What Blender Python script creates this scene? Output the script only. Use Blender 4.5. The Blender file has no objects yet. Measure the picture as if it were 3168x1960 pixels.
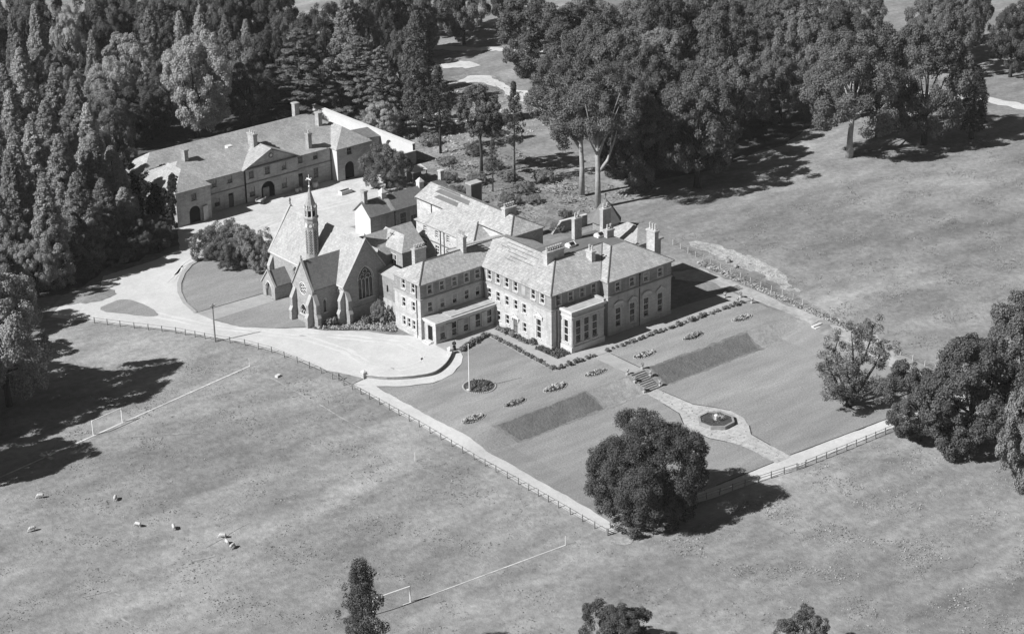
import bpy, bmesh, math, random
import numpy as np
from mathutils import Vector, Matrix
from mathutils.geometry import tessellate_polygon

random.seed(11); rng = np.random.default_rng(11)
SC = bpy.context.scene
COL = SC.collection
RAD = math.radians

# ---------------------------------------------------------------- camera, sky, sun, exposure
PITCH, ROLL, AZ = RAD(23.433), RAD(-0.917), RAD(39.37)
fwd = Vector((math.sin(AZ)*math.cos(PITCH), math.cos(AZ)*math.cos(PITCH), -math.sin(PITCH)))
rgt = Vector((math.cos(AZ), -math.sin(AZ), 0)); upv = rgt.cross(fwd)
r2 = rgt*math.cos(ROLL)+upv*math.sin(ROLL); u2 = upv*math.cos(ROLL)-rgt*math.sin(ROLL)
cd = bpy.data.cameras.new('camera'); cam = bpy.data.objects.new('camera', cd); COL.objects.link(cam)
cd.sensor_width = 36; cd.lens = 71.59; cd.clip_start = 1; cd.clip_end = 12000
cam.matrix_world = Matrix(((r2.x, u2.x, -fwd.x, -207.336), (r2.y, u2.y, -fwd.y, -242.082), (r2.z, u2.z, -fwd.z, 144.596), (0, 0, 0, 1)))
SC.camera = cam

SUN_EL, SUN_DIR = RAD(40.5), RAD(-11)          # light travels towards +x, a little towards -y
travel = Vector((math.cos(SUN_DIR)*math.cos(SUN_EL), math.sin(SUN_DIR)*math.cos(SUN_EL), -math.sin(SUN_EL)))
W = bpy.data.worlds.new('World'); SC.world = W; W.use_nodes = True
nt = W.node_tree; nt.nodes.clear()
sky = nt.nodes.new('ShaderNodeTexSky'); sky.sky_type = 'NISHITA'; sky.sun_disc = False
sky.air_density = 0.5; sky.dust_density = 0.3; sky.sun_elevation = SUN_EL; sky.sun_rotation = math.atan2(-travel.x, -travel.y)
bw = nt.nodes.new('ShaderNodeRGBToBW'); bg = nt.nodes.new('ShaderNodeBackground'); wo = nt.nodes.new('ShaderNodeOutputWorld')
bg.inputs['Strength'].default_value = 0.05
nt.links.new(sky.outputs[0], bw.inputs[0]); nt.links.new(bw.outputs[0], bg.inputs['Color']); nt.links.new(bg.outputs[0], wo.inputs[0])
sl = bpy.data.lights.new('sun', 'SUN'); sl.energy = 5.0; sl.angle = RAD(0.53); sl.color = (1, 1, 1)
so = bpy.data.objects.new('sun', sl); COL.objects.link(so); so.rotation_euler = travel.to_track_quat('-Z', 'Y').to_euler(); so.location = (-100, 0, 200)
SC.view_settings.view_transform = 'Standard'; SC.view_settings.look = 'None'; SC.view_settings.gamma = 1
SC.view_settings.exposure = 0.62; SC.view_settings.use_curve_mapping = False

# ---------------------------------------------------------------- materials (a black-and-white world: every colour is a grey)
def newmat(name):
    m = bpy.data.materials.new(name); m.use_nodes = True
    n = m.node_tree.nodes; n.clear()
    return m, m.node_tree
def N(t, kind, **kw):
    n = t.nodes.new(kind)
    for k, v in kw.items():
        if k in n.inputs: n.inputs[k].default_value = v
        else: setattr(n, k, v)
    return n
def math_n(t, op, a, b, clamp=False):
    n = t.nodes.new('ShaderNodeMath'); n.operation = op; n.use_clamp = clamp
    for i, v in ((0, a), (1, b)):
        if hasattr(v, 'links') or hasattr(v, 'is_linked'): t.links.new(v, n.inputs[i])
        else: n.inputs[i].default_value = v
    return n.outputs[0]
def ramp(t, fac, a, b, lo=0.0, hi=1.0):
    n = t.nodes.new('ShaderNodeMapRange'); n.inputs['From Min'].default_value = a; n.inputs['From Max'].default_value = b
    n.inputs['To Min'].default_value = lo; n.inputs['To Max'].default_value = hi; t.links.new(fac, n.inputs['Value']); return n.outputs[0]
def noise(t, vec, scale, detail=4.0, rough=0.6):
    n = t.nodes.new('ShaderNodeTexNoise'); n.inputs['Scale'].default_value = scale; n.inputs['Detail'].default_value = detail
    n.inputs['Roughness'].default_value = rough
    if vec is not None: t.links.new(vec, n.inputs['Vector'])
    return n.outputs['Fac']
def finish(t, val, rough=0.9, bump=None, bstr=0.3, bdist=0.05, spec=0.2):
    p = t.nodes.new('ShaderNodeBsdfPrincipled'); o = t.nodes.new('ShaderNodeOutputMaterial')
    p.inputs['Roughness'].default_value = rough; p.inputs['Specular IOR Level'].default_value = spec
    if hasattr(val, 'is_linked'): t.links.new(val, p.inputs['Base Color'])
    else: p.inputs['Base Color'].default_value = (val, val, val, 1)
    if bump is not None:
        b = t.nodes.new('ShaderNodeBump'); b.inputs['Strength'].default_value = bstr; b.inputs['Distance'].default_value = bdist
        t.links.new(bump, b.inputs['Height']); t.links.new(b.outputs[0], p.inputs['Normal'])
    t.links.new(p.outputs[0], o.inputs[0])
def pos(t): return t.nodes.new('ShaderNodeNewGeometry').outputs['Position']
def ground_mat(name, base, layers, bump=0.0, bscale=2.0, spots=None, stretch=0, rot=0.45):
    """layers: (scale, contrast) noises multiplied onto the base value."""
    m, t = newmat(name); P = pos(t); v = base
    if stretch:
        mp = t.nodes.new('ShaderNodeMapping'); mp.inputs['Rotation'].default_value = (0, 0, rot); mp.inputs['Scale'].default_value = (stretch, 1, 1); t.links.new(P, mp.inputs[0])
    for sc_, c in layers:
        f = ramp(t, noise(t, mp.outputs[0] if stretch and sc_ < 0.6 else P, sc_, 5), 0.25, 0.75, 1-c, 1+c); v = math_n(t, 'MULTIPLY', f, v)
    if spots:
        for sc_, th, val in spots:
            f = ramp(t, noise(t, P, sc_, 2), th, th+0.05); 
            mx = t.nodes.new('ShaderNodeMix'); mx.data_type = 'FLOAT'
            t.links.new(f, mx.inputs[0]); t.links.new(v, mx.inputs[2]); mx.inputs[3].default_value = val; v = mx.outputs[0]
    finish(t, v, 0.95, noise(t, P, bscale, 6, 0.7) if bump else None, 1.0, bump, 0.1)
    return m
def uvz(t, zs):
    """Vector (along the wall or slope, height) from world position and true normal."""
    g = t.nodes.new('ShaderNodeNewGeometry'); s = t.nodes.new('ShaderNodeSeparateXYZ'); t.links.new(g.outputs['Position'], s.inputs[0])
    n = t.nodes.new('ShaderNodeSeparateXYZ'); t.links.new(g.outputs['True Normal'], n.inputs[0])
    ax = math_n(t, 'ABSOLUTE', n.outputs[0], 0); ay = math_n(t, 'ABSOLUTE', n.outputs[1], 0)
    fx = math_n(t, 'GREATER_THAN', ax, ay); fy = math_n(t, 'SUBTRACT', 1.0, fx)
    u = math_n(t, 'ADD', math_n(t, 'MULTIPLY', s.outputs[1], fx), math_n(t, 'MULTIPLY', s.outputs[0], fy))
    c = t.nodes.new('ShaderNodeCombineXYZ'); t.links.new(u, c.inputs[0]); t.links.new(math_n(t, 'MULTIPLY', s.outputs[2], zs), c.inputs[1])
    return c.outputs[0], g.outputs['Position']
def course_mat(name, base, bw_, bh, contrast, mortar, zs=1.0, patch=0.15, streak=0.12, spots=0.0, spotval=0.1, bdist=0.02, stain=0.0):
    m, t = newmat(name); uv, P = uvz(t, zs)
    b = t.nodes.new('ShaderNodeTexBrick'); t.links.new(uv, b.inputs['Vector'])
    b.inputs['Color1'].default_value = (base*(1-contrast),)*3+(1,); b.inputs['Color2'].default_value = (base*(1+contrast),)*3+(1,)
    b.inputs['Mortar'].default_value = (base*mortar,)*3+(1,); b.inputs['Scale'].default_value = 1; b.inputs['Mortar Size'].default_value = 0.018
    b.inputs['Brick Width'].default_value = bw_; b.inputs['Row Height'].default_value = bh
    bb = t.nodes.new('ShaderNodeRGBToBW'); t.links.new(b.outputs['Color'], bb.inputs[0]); v = bb.outputs[0]
    v = math_n(t, 'MULTIPLY', v, ramp(t, noise(t, P, 0.35, 5), 0.25, 0.75, 1-patch, 1+patch))
    v = math_n(t, 'MULTIPLY', v, ramp(t, noise(t, P, 2.6, 5, 0.7), 0.25, 0.75, 1-streak, 1+streak))
    if spots:
        f = ramp(t, noise(t, P, 1.9, 4, 0.75), 0.62, 0.70); mx = t.nodes.new('ShaderNodeMix'); mx.data_type = 'FLOAT'
        f = math_n(t, 'MULTIPLY', f, spots); t.links.new(f, mx.inputs[0]); t.links.new(v, mx.inputs[2]); mx.inputs[3].default_value = spotval; v = mx.outputs[0]
    if stain:
        w = t.nodes.new('ShaderNodeMapping'); w.inputs['Scale'].default_value = (1.3, 1.3, 0.16); t.links.new(P, w.inputs[0])
        f = ramp(t, noise(t, w.outputs[0], 1.0, 4, 0.6), 0.5, 0.75, 1.0, 1-stain); v = math_n(t, 'MULTIPLY', v, f)
    finish(t, v, 0.88, bb.outputs[0], 0.6, bdist)
    return m
def plain(name, v, rough=0.8, var=0.12, scale=1.5, spec=0.2):
    m, t = newmat(name); P = pos(t)
    finish(t, math_n(t, 'MULTIPLY', ramp(t, noise(t, P, scale, 4), 0.25, 0.75, 1-var, 1+var), v), rough, None, spec=spec); return m
def leaf_mat(name, lo, hi, trans=0.25):
    m, t = newmat(name)
    g = t.nodes.new('ShaderNodeNewGeometry'); oi = t.nodes.new('ShaderNodeObjectInfo')
    f = ramp(t, g.outputs['Random Per Island'], 0, 1, lo, hi)
    f = math_n(t, 'MULTIPLY', f, ramp(t, oi.outputs['Random'], 0, 1, 0.66, 1.38))
    f = math_n(t, 'MULTIPLY', f, ramp(t, noise(t, g.outputs['Position'], 0.45, 3), 0.3, 0.7, 0.8, 1.2))
    d = t.nodes.new('ShaderNodeBsdfDiffuse'); tr = t.nodes.new('ShaderNodeBsdfTranslucent'); mx = t.nodes.new('ShaderNodeMixShader'); o = t.nodes.new('ShaderNodeOutputMaterial')
    t.links.new(f, d.inputs[0]); t.links.new(f, tr.inputs[0]); mx.inputs[0].default_value = trans
    t.links.new(d.outputs[0], mx.inputs[1]); t.links.new(tr.outputs[0], mx.inputs[2]); t.links.new(mx.outputs[0], o.inputs[0]); return m

M = {}
M['meadow'] = ground_mat('meadow_grass', 0.215, [(0.012, 0.3), (0.05, 0.3), (0.22, 0.34), (0.9, 0.24)], 0.18, 1.0, [(0.9, 0.765, 0.36)], stretch=0.45)
M['lawn'] = ground_mat('mown_lawn', 0.23, [(0.03, 0.2), (0.14, 0.16), (0.5, 0.16), (3.5, 0.22)], 0.1, 3, stretch=0.22, rot=0.0)
M['bank'] = ground_mat('bank_grass', 0.135, [(0.1, 0.12), (0.6, 0.2), (3.0, 0.25)], 0.15, 2)
M['bank2'] = ground_mat('bank_edge_grass', 0.18, [(0.1, 0.12), (0.6, 0.2), (3.0, 0.2)], 0.1, 2)
M['wline'] = ground_mat('worn_line', 0.27, [(0.3, 0.25), (1.2, 0.3), (4, 0.2)], 0.1, 2)
M['rut'] = ground_mat('packed_gravel', 0.51, [(0.3, 0.1), (2.0, 0.1)], 0.02, 6)
M['worn'] = ground_mat('worn_grass', 0.28, [(0.12, 0.18), (0.7, 0.25), (2.5, 0.2)], 0.1, 2)
M['gravel'] = ground_mat('pale_gravel', 0.46, [(0.05, 0.1), (0.3, 0.1), (1.6, 0.08), (5.0, 0.08)], 0.04, 6)
M['yard'] = ground_mat('yard_gravel', 0.46, [(0.06, 0.14), (0.3, 0.16), (1.5, 0.14), (5, 0.08)], 0.04, 5)
M['walk'] = ground_mat('terrace_gravel', 0.31, [(0.08, 0.12), (0.6, 0.14), (4.0, 0.10)], 0.04, 6)
M['crazy'] = ground_mat('mossy_gravel', 0.36, [(0.15, 0.15), (1.2, 0.25)], 0.05, 5, [(2.2, 0.62, 0.14)])
M['track'] = ground_mat('dusty_track', 0.33, [(0.1, 0.2), (0.8, 0.25), (3, 0.15)], 0.05, 4)
M['rubble'] = ground_mat('bare_soil', 0.34, [(0.15, 0.3), (1.0, 0.4), (3, 0.3)], 0.25, 2, [(0.7, 0.62, 0.14)])
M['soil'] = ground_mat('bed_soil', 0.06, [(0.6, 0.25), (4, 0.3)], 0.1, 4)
M['chalk'] = ground_mat('worn_chalk', 0.48, [(0.4, 0.35), (2, 0.3)])
M['scrub'] = ground_mat('rank_grass', 0.21, [(0.05, 0.35), (0.22, 0.4), (1.0, 0.35)], 0.35, 0.9)
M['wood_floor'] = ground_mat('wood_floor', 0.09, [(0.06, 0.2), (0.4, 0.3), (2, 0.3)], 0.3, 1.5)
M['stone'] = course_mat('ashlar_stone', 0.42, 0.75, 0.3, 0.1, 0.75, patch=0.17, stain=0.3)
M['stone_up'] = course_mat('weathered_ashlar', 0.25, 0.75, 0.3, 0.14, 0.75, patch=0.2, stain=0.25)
M['rubblewall'] = course_mat('rubble_stone', 0.46, 0.5, 0.24, 0.16, 0.7, patch=0.18, spots=0.5, spotval=0.2)
M['church'] = course_mat('church_stone', 0.29, 0.5, 0.25, 0.13, 0.7, patch=0.15, stain=0.15)
M['stable'] = course_mat('stable_stone', 0.34, 0.7, 0.28, 0.14, 0.7, patch=0.2, stain=0.25)
M['lime'] = plain('limewash', 0.5, 0.9, 0.08, 0.8)
M['slate'] = course_mat('lichened_slate', 0.33, 0.42, 0.5, 0.16, 0.65, 2.2, 0.18, 0.26, 0.85, 0.10, 0.03)
M['slate2'] = course_mat('grey_slate', 0.31, 0.42, 0.5, 0.13, 0.7, 2.2, 0.2, 0.2, 0.4, 0.16, 0.03)
M['slate3'] = course_mat('dark_slate', 0.16, 0.42, 0.5, 0.12, 0.65, 2.2, 0.12, 0.14, 0.0, 0.1, 0.03)
M['slatec'] = course_mat('church_slate', 0.31, 0.42, 0.55, 0.12, 0.7, 1.4, 0.14, 0.16, 0.5, 0.18, 0.03)
M['lead'] = plain('lead_sheet', 0.13, 0.7, 0.15, 0.7)
M['ridge'] = plain('ridge_tile', 0.10, 0.8, 0.3, 2)
M['trim'] = plain('pale_trim_stone', 0.5, 0.85, 0.15, 1.2)
M['cornice'] = plain('cornice_stone', 0.33, 0.85, 0.2, 1.0)
M['dark_trim'] = plain('soot_stone', 0.15, 0.9, 0.2, 1.0)
M['paint'] = plain('white_paint', 0.72, 0.6, 0.06, 2)
M['glass'] = plain('window_glass', 0.018, 0.12, 0.4, 0.8, 0.5)
M['blind'] = plain('window_blind', 0.3, 0.8)
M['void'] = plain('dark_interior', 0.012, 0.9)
M['door'] = plain('dark_door', 0.07, 0.6)
M['iron'] = plain('iron', 0.03, 0.6)
M['wood'] = plain('weathered_timber', 0.2, 0.85, 0.3, 2)
M['palewood'] = plain('pale_timber', 0.42, 0.8, 0.2, 2)
M['bark'] = plain('bark', 0.05, 0.95, 0.35, 2.5)
M['palebark'] = plain('pale_bark', 0.30, 0.95, 0.3, 1.5)
M['pot'] = plain('chimney_pot', 0.42, 0.8, 0.2, 2)
M['chim'] = course_mat('chimney_stone', 0.4, 0.6, 0.28, 0.14, 0.7, patch=0.2, stain=0.3)
M['leaf'] = leaf_mat('leaf_mid', 0.06, 0.14)
M['leafd'] = leaf_mat('leaf_dark', 0.075, 0.16)
M['leafb'] = leaf_mat('leaf_pale', 0.2, 0.38, 0.35)
M['leafc'] = leaf_mat('leaf_conifer', 0.17, 0.33)
M['leafce'] = leaf_mat('leaf_cedar', 0.11, 0.23)
M['leafi'] = leaf_mat('leaf_ivied', 0.045, 0.10)
M['leafs'] = leaf_mat('leaf_shrub', 0.11, 0.22)
M['leafy'] = leaf_mat('leaf_evergreen', 0.055, 0.12, 0.1)
M['ivy'] = leaf_mat('leaf_ivy', 0.02, 0.05, 0.1)
M['flower'] = leaf_mat('petals', 0.16, 0.6, 0.2)
M['border'] = leaf_mat('border_leaves', 0.09, 0.24, 0.2)
M['grass'] = leaf_mat('grass_blades', 0.19, 0.34, 0.3)
M['dry'] = leaf_mat('dry_grass', 0.26, 0.48, 0.3)
M['wool'] = plain('wool', 0.42, 0.95, 0.1, 6)
M['skin'] = plain('skin', 0.42, 0.7)
M['black'] = plain('black_cloth', 0.012, 0.9)

# ---------------------------------------------------------------- helpers
class MB:
    def __init__(s): s.v = []; s.f = []; s.c = []
    def add(s, vs, fs):
        o = len(s.v); s.c.append((o, len(s.f))); s.v += [tuple(p) for p in vs]; s.f += [tuple(i+o for i in f) for f in fs]
    def poly(s, vs): s.add(vs, [tuple(range(len(vs)))])
    def box(s, x0, y0, z0, x1, y1, z1):
        s.add([(x0,y0,z0),(x1,y0,z0),(x1,y1,z0),(x0,y1,z0),(x0,y0,z1),(x1,y0,z1),(x1,y1,z1),(x0,y1,z1)],
              [(3,2,1,0),(4,5,6,7),(0,1,5,4),(1,2,6,5),(2,3,7,6),(3,0,4,7)])
    def prism(s, pts, d):                       # pts: closed ring of 3D points, extruded by the vector d
        n = len(pts); d = Vector(d); a = [Vector(p) for p in pts]
        s.add(a+[p+d for p in a], [tuple(range(n-1, -1, -1)), tuple(range(n, 2*n))]+[(i, (i+1) % n, n+(i+1) % n, n+i) for i in range(n)])
    def lathe(s, prof, n=12, c=(0,0,0), ph=0.0):
        o = []; m = len(prof)
        for r, z in prof: o += [(c[0]+r*math.cos(ph+2*math.pi*i/n), c[1]+r*math.sin(ph+2*math.pi*i/n), c[2]+z) for i in range(n)]
        f = [(j*n+i, j*n+(i+1) % n, (j+1)*n+(i+1) % n, (j+1)*n+i) for j in range(m-1) for i in range(n)]
        f += [tuple(range(n-1, -1, -1)), tuple((m-1)*n+i for i in range(n))]
        s.add(o, f)
    def tube(s, pts, rad, n=6):
        pts = [Vector(p) for p in pts]; k = len(pts); o = []
        rr = rad if isinstance(rad, (list, tuple)) else [rad]*k
        for i, p in enumerate(pts):
            d = (pts[min(i+1, k-1)]-pts[max(i-1, 0)]).normalized()
            a = d.cross(Vector((0.31, 0.17, 0.93)) if abs(d.z) < 0.9 else Vector((1, 0.1, 0))).normalized(); b = d.cross(a)
            o += [p+(a*math.cos(2*math.pi*j/n)+b*math.sin(2*math.pi*j/n))*rr[i] for j in range(n)]
        f = [(i*n+j, i*n+(j+1) % n, (i+1)*n+(j+1) % n, (i+1)*n+j) for i in range(k-1) for j in range(n)]
        s.add(o, f+[tuple(range(n-1, -1, -1)), tuple((k-1)*n+j for j in range(n))])
    def mesh(s, name, mat, smooth=False):
        me = bpy.data.meshes.new(name); me.from_pydata([tuple(p) for p in s.v], [], s.f)
        bm = bmesh.new(); bm.from_mesh(me); bmesh.ops.recalc_face_normals(bm, faces=bm.faces); bm.to_mesh(me); bm.free()
        if mat: me.materials.append(M[mat])
        if smooth: me.shade_smooth()
        me.update(); return me
    def each(s, name, mat, parent=None):             # every added shape as an object of its own
        n0 = 0
        for k, (v0, f0) in enumerate(s.c):
            v1, f1 = s.c[k+1] if k+1 < len(s.c) else (len(s.v), len(s.f))
            p = MB(); p.v = s.v[v0:v1]; p.f = [tuple(i-v0 for i in f) for f in s.f[f0:f1]]; p.build(name, mat, parent)
    def build(s, name, mat, parent=None, loc=None, rz=0.0, smooth=False):
        return put(name, s.mesh(name, mat, smooth), parent, loc, rz)
def put(name, me, parent=None, loc=None, rz=0.0, scale=None):
    o = bpy.data.objects.new(name, me); COL.objects.link(o)
    if loc is not None: o.location = loc
    o.rotation_euler = (0, 0, rz)
    if scale is not None: o.scale = scale
    if parent: o.parent = parent
    return o
def tag(o, label=None, cat=None, group=None, kind=None):
    if label: o['label'] = label
    if cat: o['category'] = cat
    if group: o['group'] = group
    if kind: o['kind'] = kind
    return o
def thing(name, label, cat, loc=(0,0,0), rz=0.0, group=None, scale=None):
    o = put(name, None, None, loc, rz, scale); o.empty_display_size = 0.5
    return tag(o, label, cat, group)
def cl(v): return min(1.0, max(0.0, v))
def h(x, y):                                    # the lie of the land: a terrace, its bank, and an even slope either side
    w = min(cl((x+34)/8), cl((44-x)/8))
    return -1.8*(w*cl((-16-y)/4)+(1-w)*cl((10-y)/60))

# ---------------------------------------------------------------- the ground and what is laid on it
def axis(lo, hi): return [-6000, -3000, -1500, -800, -500, -350, -250, -180, -140, -120, -100, -80][:0 if lo < -90 else None]+list(range(lo, hi+1))+[80, 100, 120, 140, 180, 250, 350, 500, 800, 1500, 3000, 6000]
xs = [-6000, -3000, -1500, -800, -500, -350, -250, -180]+list(range(-120, -60, 4))+list(range(-60, 61))+[70, 80, 100, 120, 140, 180, 250, 350, 500, 800, 1500, 3000, 6000]
ys = [-6000, -3000, -1500, -800, -500, -350, -250, -180, -140, -120, -100, -80]+list(range(-60, 21))+[30, 40, 60, 80, 100, 120, 140, 160, 200, 250, 350, 500, 800, 1500, 3000, 6000]
vs = [(x, y, h(x, y)) for y in ys for x in xs]; nx = len(xs)
me = bpy.data.meshes.new('ground'); me.from_pydata(vs, [], [(j*nx+i, j*nx+i+1, (j+1)*nx+i+1, (j+1)*nx+i) for j in range(len(ys)-1) for i in range(nx-1)])
me.materials.append(M['meadow']); tag(put('ground', me), kind='structure')

def patch(name, pts, off, mat, kind='structure', parent=None, smoothn=0, ragged=0.0, rstep=0.9):
    if smoothn:                                  # Catmull-Rom through the outline
        out = []; n = len(pts)
        for i in range(n):
            p0, p1, p2, p3 = (Vector(pts[(i+k-1) % n]) for k in range(4))
            for s in range(smoothn):
                u = s/smoothn; out.append(tuple(0.5*((2*p1)+(p2-p0)*u+(2*p0-5*p1+4*p2-p3)*u*u+(3*p1-p0-3*p2+p3)*u**3)))
        pts = out
    if ragged:                                   # a worn edge: the outline wanders in and out
        out = []; n = len(pts); r_ = random.Random(len(pts)*7+int(off*1000)); w = 0.0
        for i in range(n):
            a, b = Vector(pts[i][:2]), Vector(pts[(i+1) % n][:2]); k = max(1, int((b-a).length/rstep)); d = (b-a).normalized()
            for s in range(k): w = 0.55*w+r_.gauss(0, ragged); out.append(tuple(a+(b-a)*s/k+Vector((-d.y, d.x))*max(-2.2*ragged, min(2.2*ragged, w))))
        pts = out
    bm = bmesh.new(); bm.faces.new([bm.verts.new((p[0], p[1], 0)) for p in pts]); bm.normal_update(); bmesh.ops.triangulate(bm, faces=bm.faces[:])
    ax = [p[0] for p in pts]; ay = [p[1] for p in pts]
    if min(ay) < 10:
        for k in range(math.ceil(min(ax)), math.floor(max(ax))+1):
            bmesh.ops.bisect_plane(bm, geom=bm.verts[:]+bm.edges[:]+bm.faces[:], plane_co=(k, 0, 0), plane_no=(1, 0, 0))
        for k in range(math.ceil(min(ay)), min(11, math.floor(max(ay))+1)):
            bmesh.ops.bisect_plane(bm, geom=bm.verts[:]+bm.edges[:]+bm.faces[:], plane_co=(0, k, 0), plane_no=(0, 1, 0))
    for v in bm.verts: v.co.z = h(v.co.x, v.co.y)+off
    bmesh.ops.recalc_face_normals(bm, faces=bm.faces[:])
    if sum(f.normal.z for f in bm.faces) < 0: bmesh.ops.reverse_faces(bm, faces=bm.faces[:])
    me = bpy.data.meshes.new(name); bm.to_mesh(me); bm.free(); me.materials.append(M[mat])
    o = put(name, me, parent)
    if kind: o['kind'] = kind
    return o
def ellipse(cx, cy, rx, ry, n=32, a=0.0):
    return [(cx+rx*math.cos(t)*math.cos(a)-ry*math.sin(t)*math.sin(a), cy+rx*math.cos(t)*math.sin(a)+ry*math.sin(t)*math.cos(a)) for t in (2*math.pi*i/n for i in range(n))]

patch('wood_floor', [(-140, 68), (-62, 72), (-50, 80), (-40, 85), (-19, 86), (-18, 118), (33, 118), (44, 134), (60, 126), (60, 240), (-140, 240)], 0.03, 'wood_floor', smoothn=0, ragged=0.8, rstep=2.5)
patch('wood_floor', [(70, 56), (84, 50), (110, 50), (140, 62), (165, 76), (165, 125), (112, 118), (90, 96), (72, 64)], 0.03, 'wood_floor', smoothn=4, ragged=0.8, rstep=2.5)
patch('rough_ground', [(30, 50), (40, 46), (60, 48), (64, 60), (60, 80), (46, 92), (42.5, 93), (30, 70)], 0.03, 'scrub', smoothn=4, ragged=0.6, rstep=2.0)
patch('rough_ground', [(43, 95), (60, 96), (84, 104), (96, 120), (92, 140), (70, 128), (43, 120)], 0.03, 'scrub', smoothn=4, ragged=0.6, rstep=2.0)
patch('driveway', [(-58, 71), (-55.2, 66.6), (-50.2, 59.6), (-44.2, 50.4), (-40.6, 43), (-37.8, 37.6), (-36, 31.6), (-35, 25.4), (-34.2, 20), (-32.3, 16.1), (-30.6, 12.4), (-28.2, 9.6), (-26, 7.9), (-23.9, 6.8), (-21.3, 6.1), (-18.3, 7.1), (-15.8, 8.8), (-14, 10.4), (-12.6, 12.6), (-12, 15), (-13, 18), (-14, 21), (-16.3, 23.6), (-18.7, 27.9), (-24.2, 33), (-26, 36), (-30.4, 40), (-34.7, 44.5), (-36.4, 50), (-37, 55.2), (-36.2, 60.3), (-34.3, 65.3), (-32.2, 69), (-29.2, 72.8), (-25.8, 75.8), (-22.4, 77.2), (-11, 79), (-9, 97), (-17, 94.5), (-21, 88), (-23, 84), (-30, 82.5), (-41, 82), (-44, 77.5), (-51, 78)], 0.04, 'gravel', ragged=0.1)
patch('grass_island', [(-49.6, 68), (-46, 69.6), (-43.4, 69.2), (-42.4, 65), (-42.5, 60), (-43.8, 58.8), (-46.5, 62.5)], 0.08, 'lawn', smoothn=3, ragged=0.1)
patch('verge', [(-62, 84), (-52.9, 79.9), (-45.1, 77.4), (-43, 76.4), (-43.5, 72.5), (-50, 72.5), (-58, 76)], 0.08, 'meadow', ragged=0.5)
patch('grass_wedge', [(-34.1, 19.4), (-32.4, 16), (-30.8, 12.4), (-33.6, 11.8)], 0.08, 'meadow')
patch('stable_yard', [(-12, 79), (-10, 60), (4, 50), (9, 58), (9, 72), (29, 72), (33, 94), (31, 97), (-10, 98)], 0.06, 'yard', ragged=0.2)
patch('church_lawn', [(-36.2, 50.1), (-34.6, 44.4), (-30.3, 39.9), (-25.8, 36.4), (-24, 33), (-19, 33), (-19, 50), (-23.6, 50.1)], 0.09, 'lawn')
patch('church_lawn', [(-36.6, 55.1), (-35.6, 60.3), (-33.7, 65.2), (-31.5, 68.8), (-28.5, 72.3), (-25.2, 75.1), (-22, 76.5), (-15, 77), (-10, 74), (-9, 60), (-19, 54.5)], 0.09, 'lawn')
patch('church_path', [(-37.2, 55), (-36.6, 50.2), (-23.4, 50.2), (-23.4, 54.4)], 0.07, 'walk')
kerb = [(-36.85, 55.2), (-35.95, 60.35), (-34.05, 65.25), (-31.85, 68.95), (-28.85, 72.55), (-25.5, 75.45), (-22.2, 76.9)]
patch('kerb', kerb+[(-21.95, 77.6), (-25.8, 76.2), (-29.4, 73.2), (-32.5, 69.4), (-34.75, 65.55), (-36.65, 60.5), (-37.55, 55.2)], 0.12, 'walk')
# the garden
patch('garden_lawn', [(-31, 8.6), (-27.6, 5.3), (-23.3, 3), (-18.6, 3.8), (-15, 6), (-12.6, 8.8), (-4.6, 12.4), (-5.2, -6.4), (42, -6.8), (42, -22), (42, -53.4), (-30.6, -50.8), (-31, -30)], 0.05, 'lawn')
patch('garden_path', [(-33.9, 12), (-31.2, 8.6), (-31.1, 0), (-30.6, -17), (-30.4, -44), (-30.8, -50.2), (-33.2, -50.6), (-33.6, -30), (-34, 0)], 0.09, 'gravel', ragged=0.07)
patch('garden_path', [(-33, -50.4), (-12, -51), (1, -51.5), (4.5, -51.5), (27.5, -53.2), (42, -54.4), (41.5, -57), (24.8, -55.7), (2.6, -54.9), (-12, -53.6), (-32.8, -50.9)], 0.075, 'gravel', ragged=0.07)
patch('garden_path', [(-30.1, 12), (-28, 9.1), (-25.9, 7.4), (-23.9, 6.2), (-21.3, 5.5), (-18.3, 6.6), (-15.6, 8.3), (-13.8, 10), (-12.2, 9.6), (-13, 8.2), (-15.2, 6), (-18.6, 3.9), (-23.3, 3.1), (-27.6, 5.4), (-31.3, 8.6), (-33.4, 11.6)], 0.11, 'gravel', ragged=0.07)
patch('terrace_walk', [(-13.5, 15.5), (-13.8, 10), (-12.2, 9.8), (-4.4, 12.8), (-5.2, -6.9), (42, -6.6), (42, -2), (0, 2), (0, 16)], 0.08, 'walk', ragged=0.04)
patch('garden_path', [(3.4, -7), (6.7, -7), (6.5, -16), (3.5, -16)], 0.10, 'walk', ragged=0.07)
patch('garden_path', [(3.1, -20.4), (5.6, -20.4), (5.9, -28.5), (7.6, -31.5), (8.8, -34.2), (8.5, -37.6), (7.2, -40), (5.2, -42.4), (4.7, -47), (4.4, -51.9), (1.1, -51.9), (1.4, -44), (0.6, -41.6), (-0.6, -39), (-0.8, -35.6), (-0.2, -32.8), (2, -29.6), (2.6, -25)], 0.10, 'crazy', ragged=0.07)
patch('grass_bank', [(-26.2, -15.6), (-6.2, -15.7), (-5.8, -20.3), (-24.2, -20.4)], 0.075, 'bank2', ragged=0.12, rstep=0.4)
patch('grass_bank', [(-25.3, -16), (-6.6, -16.1), (-6.2, -19.9), (-23.6, -20)], 0.1, 'bank', ragged=0.09, rstep=0.3)
patch('grass_bank', [(7.8, -15.8), (31, -16.3), (30.6, -20.9), (7.6, -20.5)], 0.075, 'bank2', ragged=0.12, rstep=0.4)
patch('grass_bank', [(8.2, -16.2), (30.5, -16.7), (30, -20.5), (8, -20.1)], 0.1, 'bank', ragged=0.09, rstep=0.3)
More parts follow.
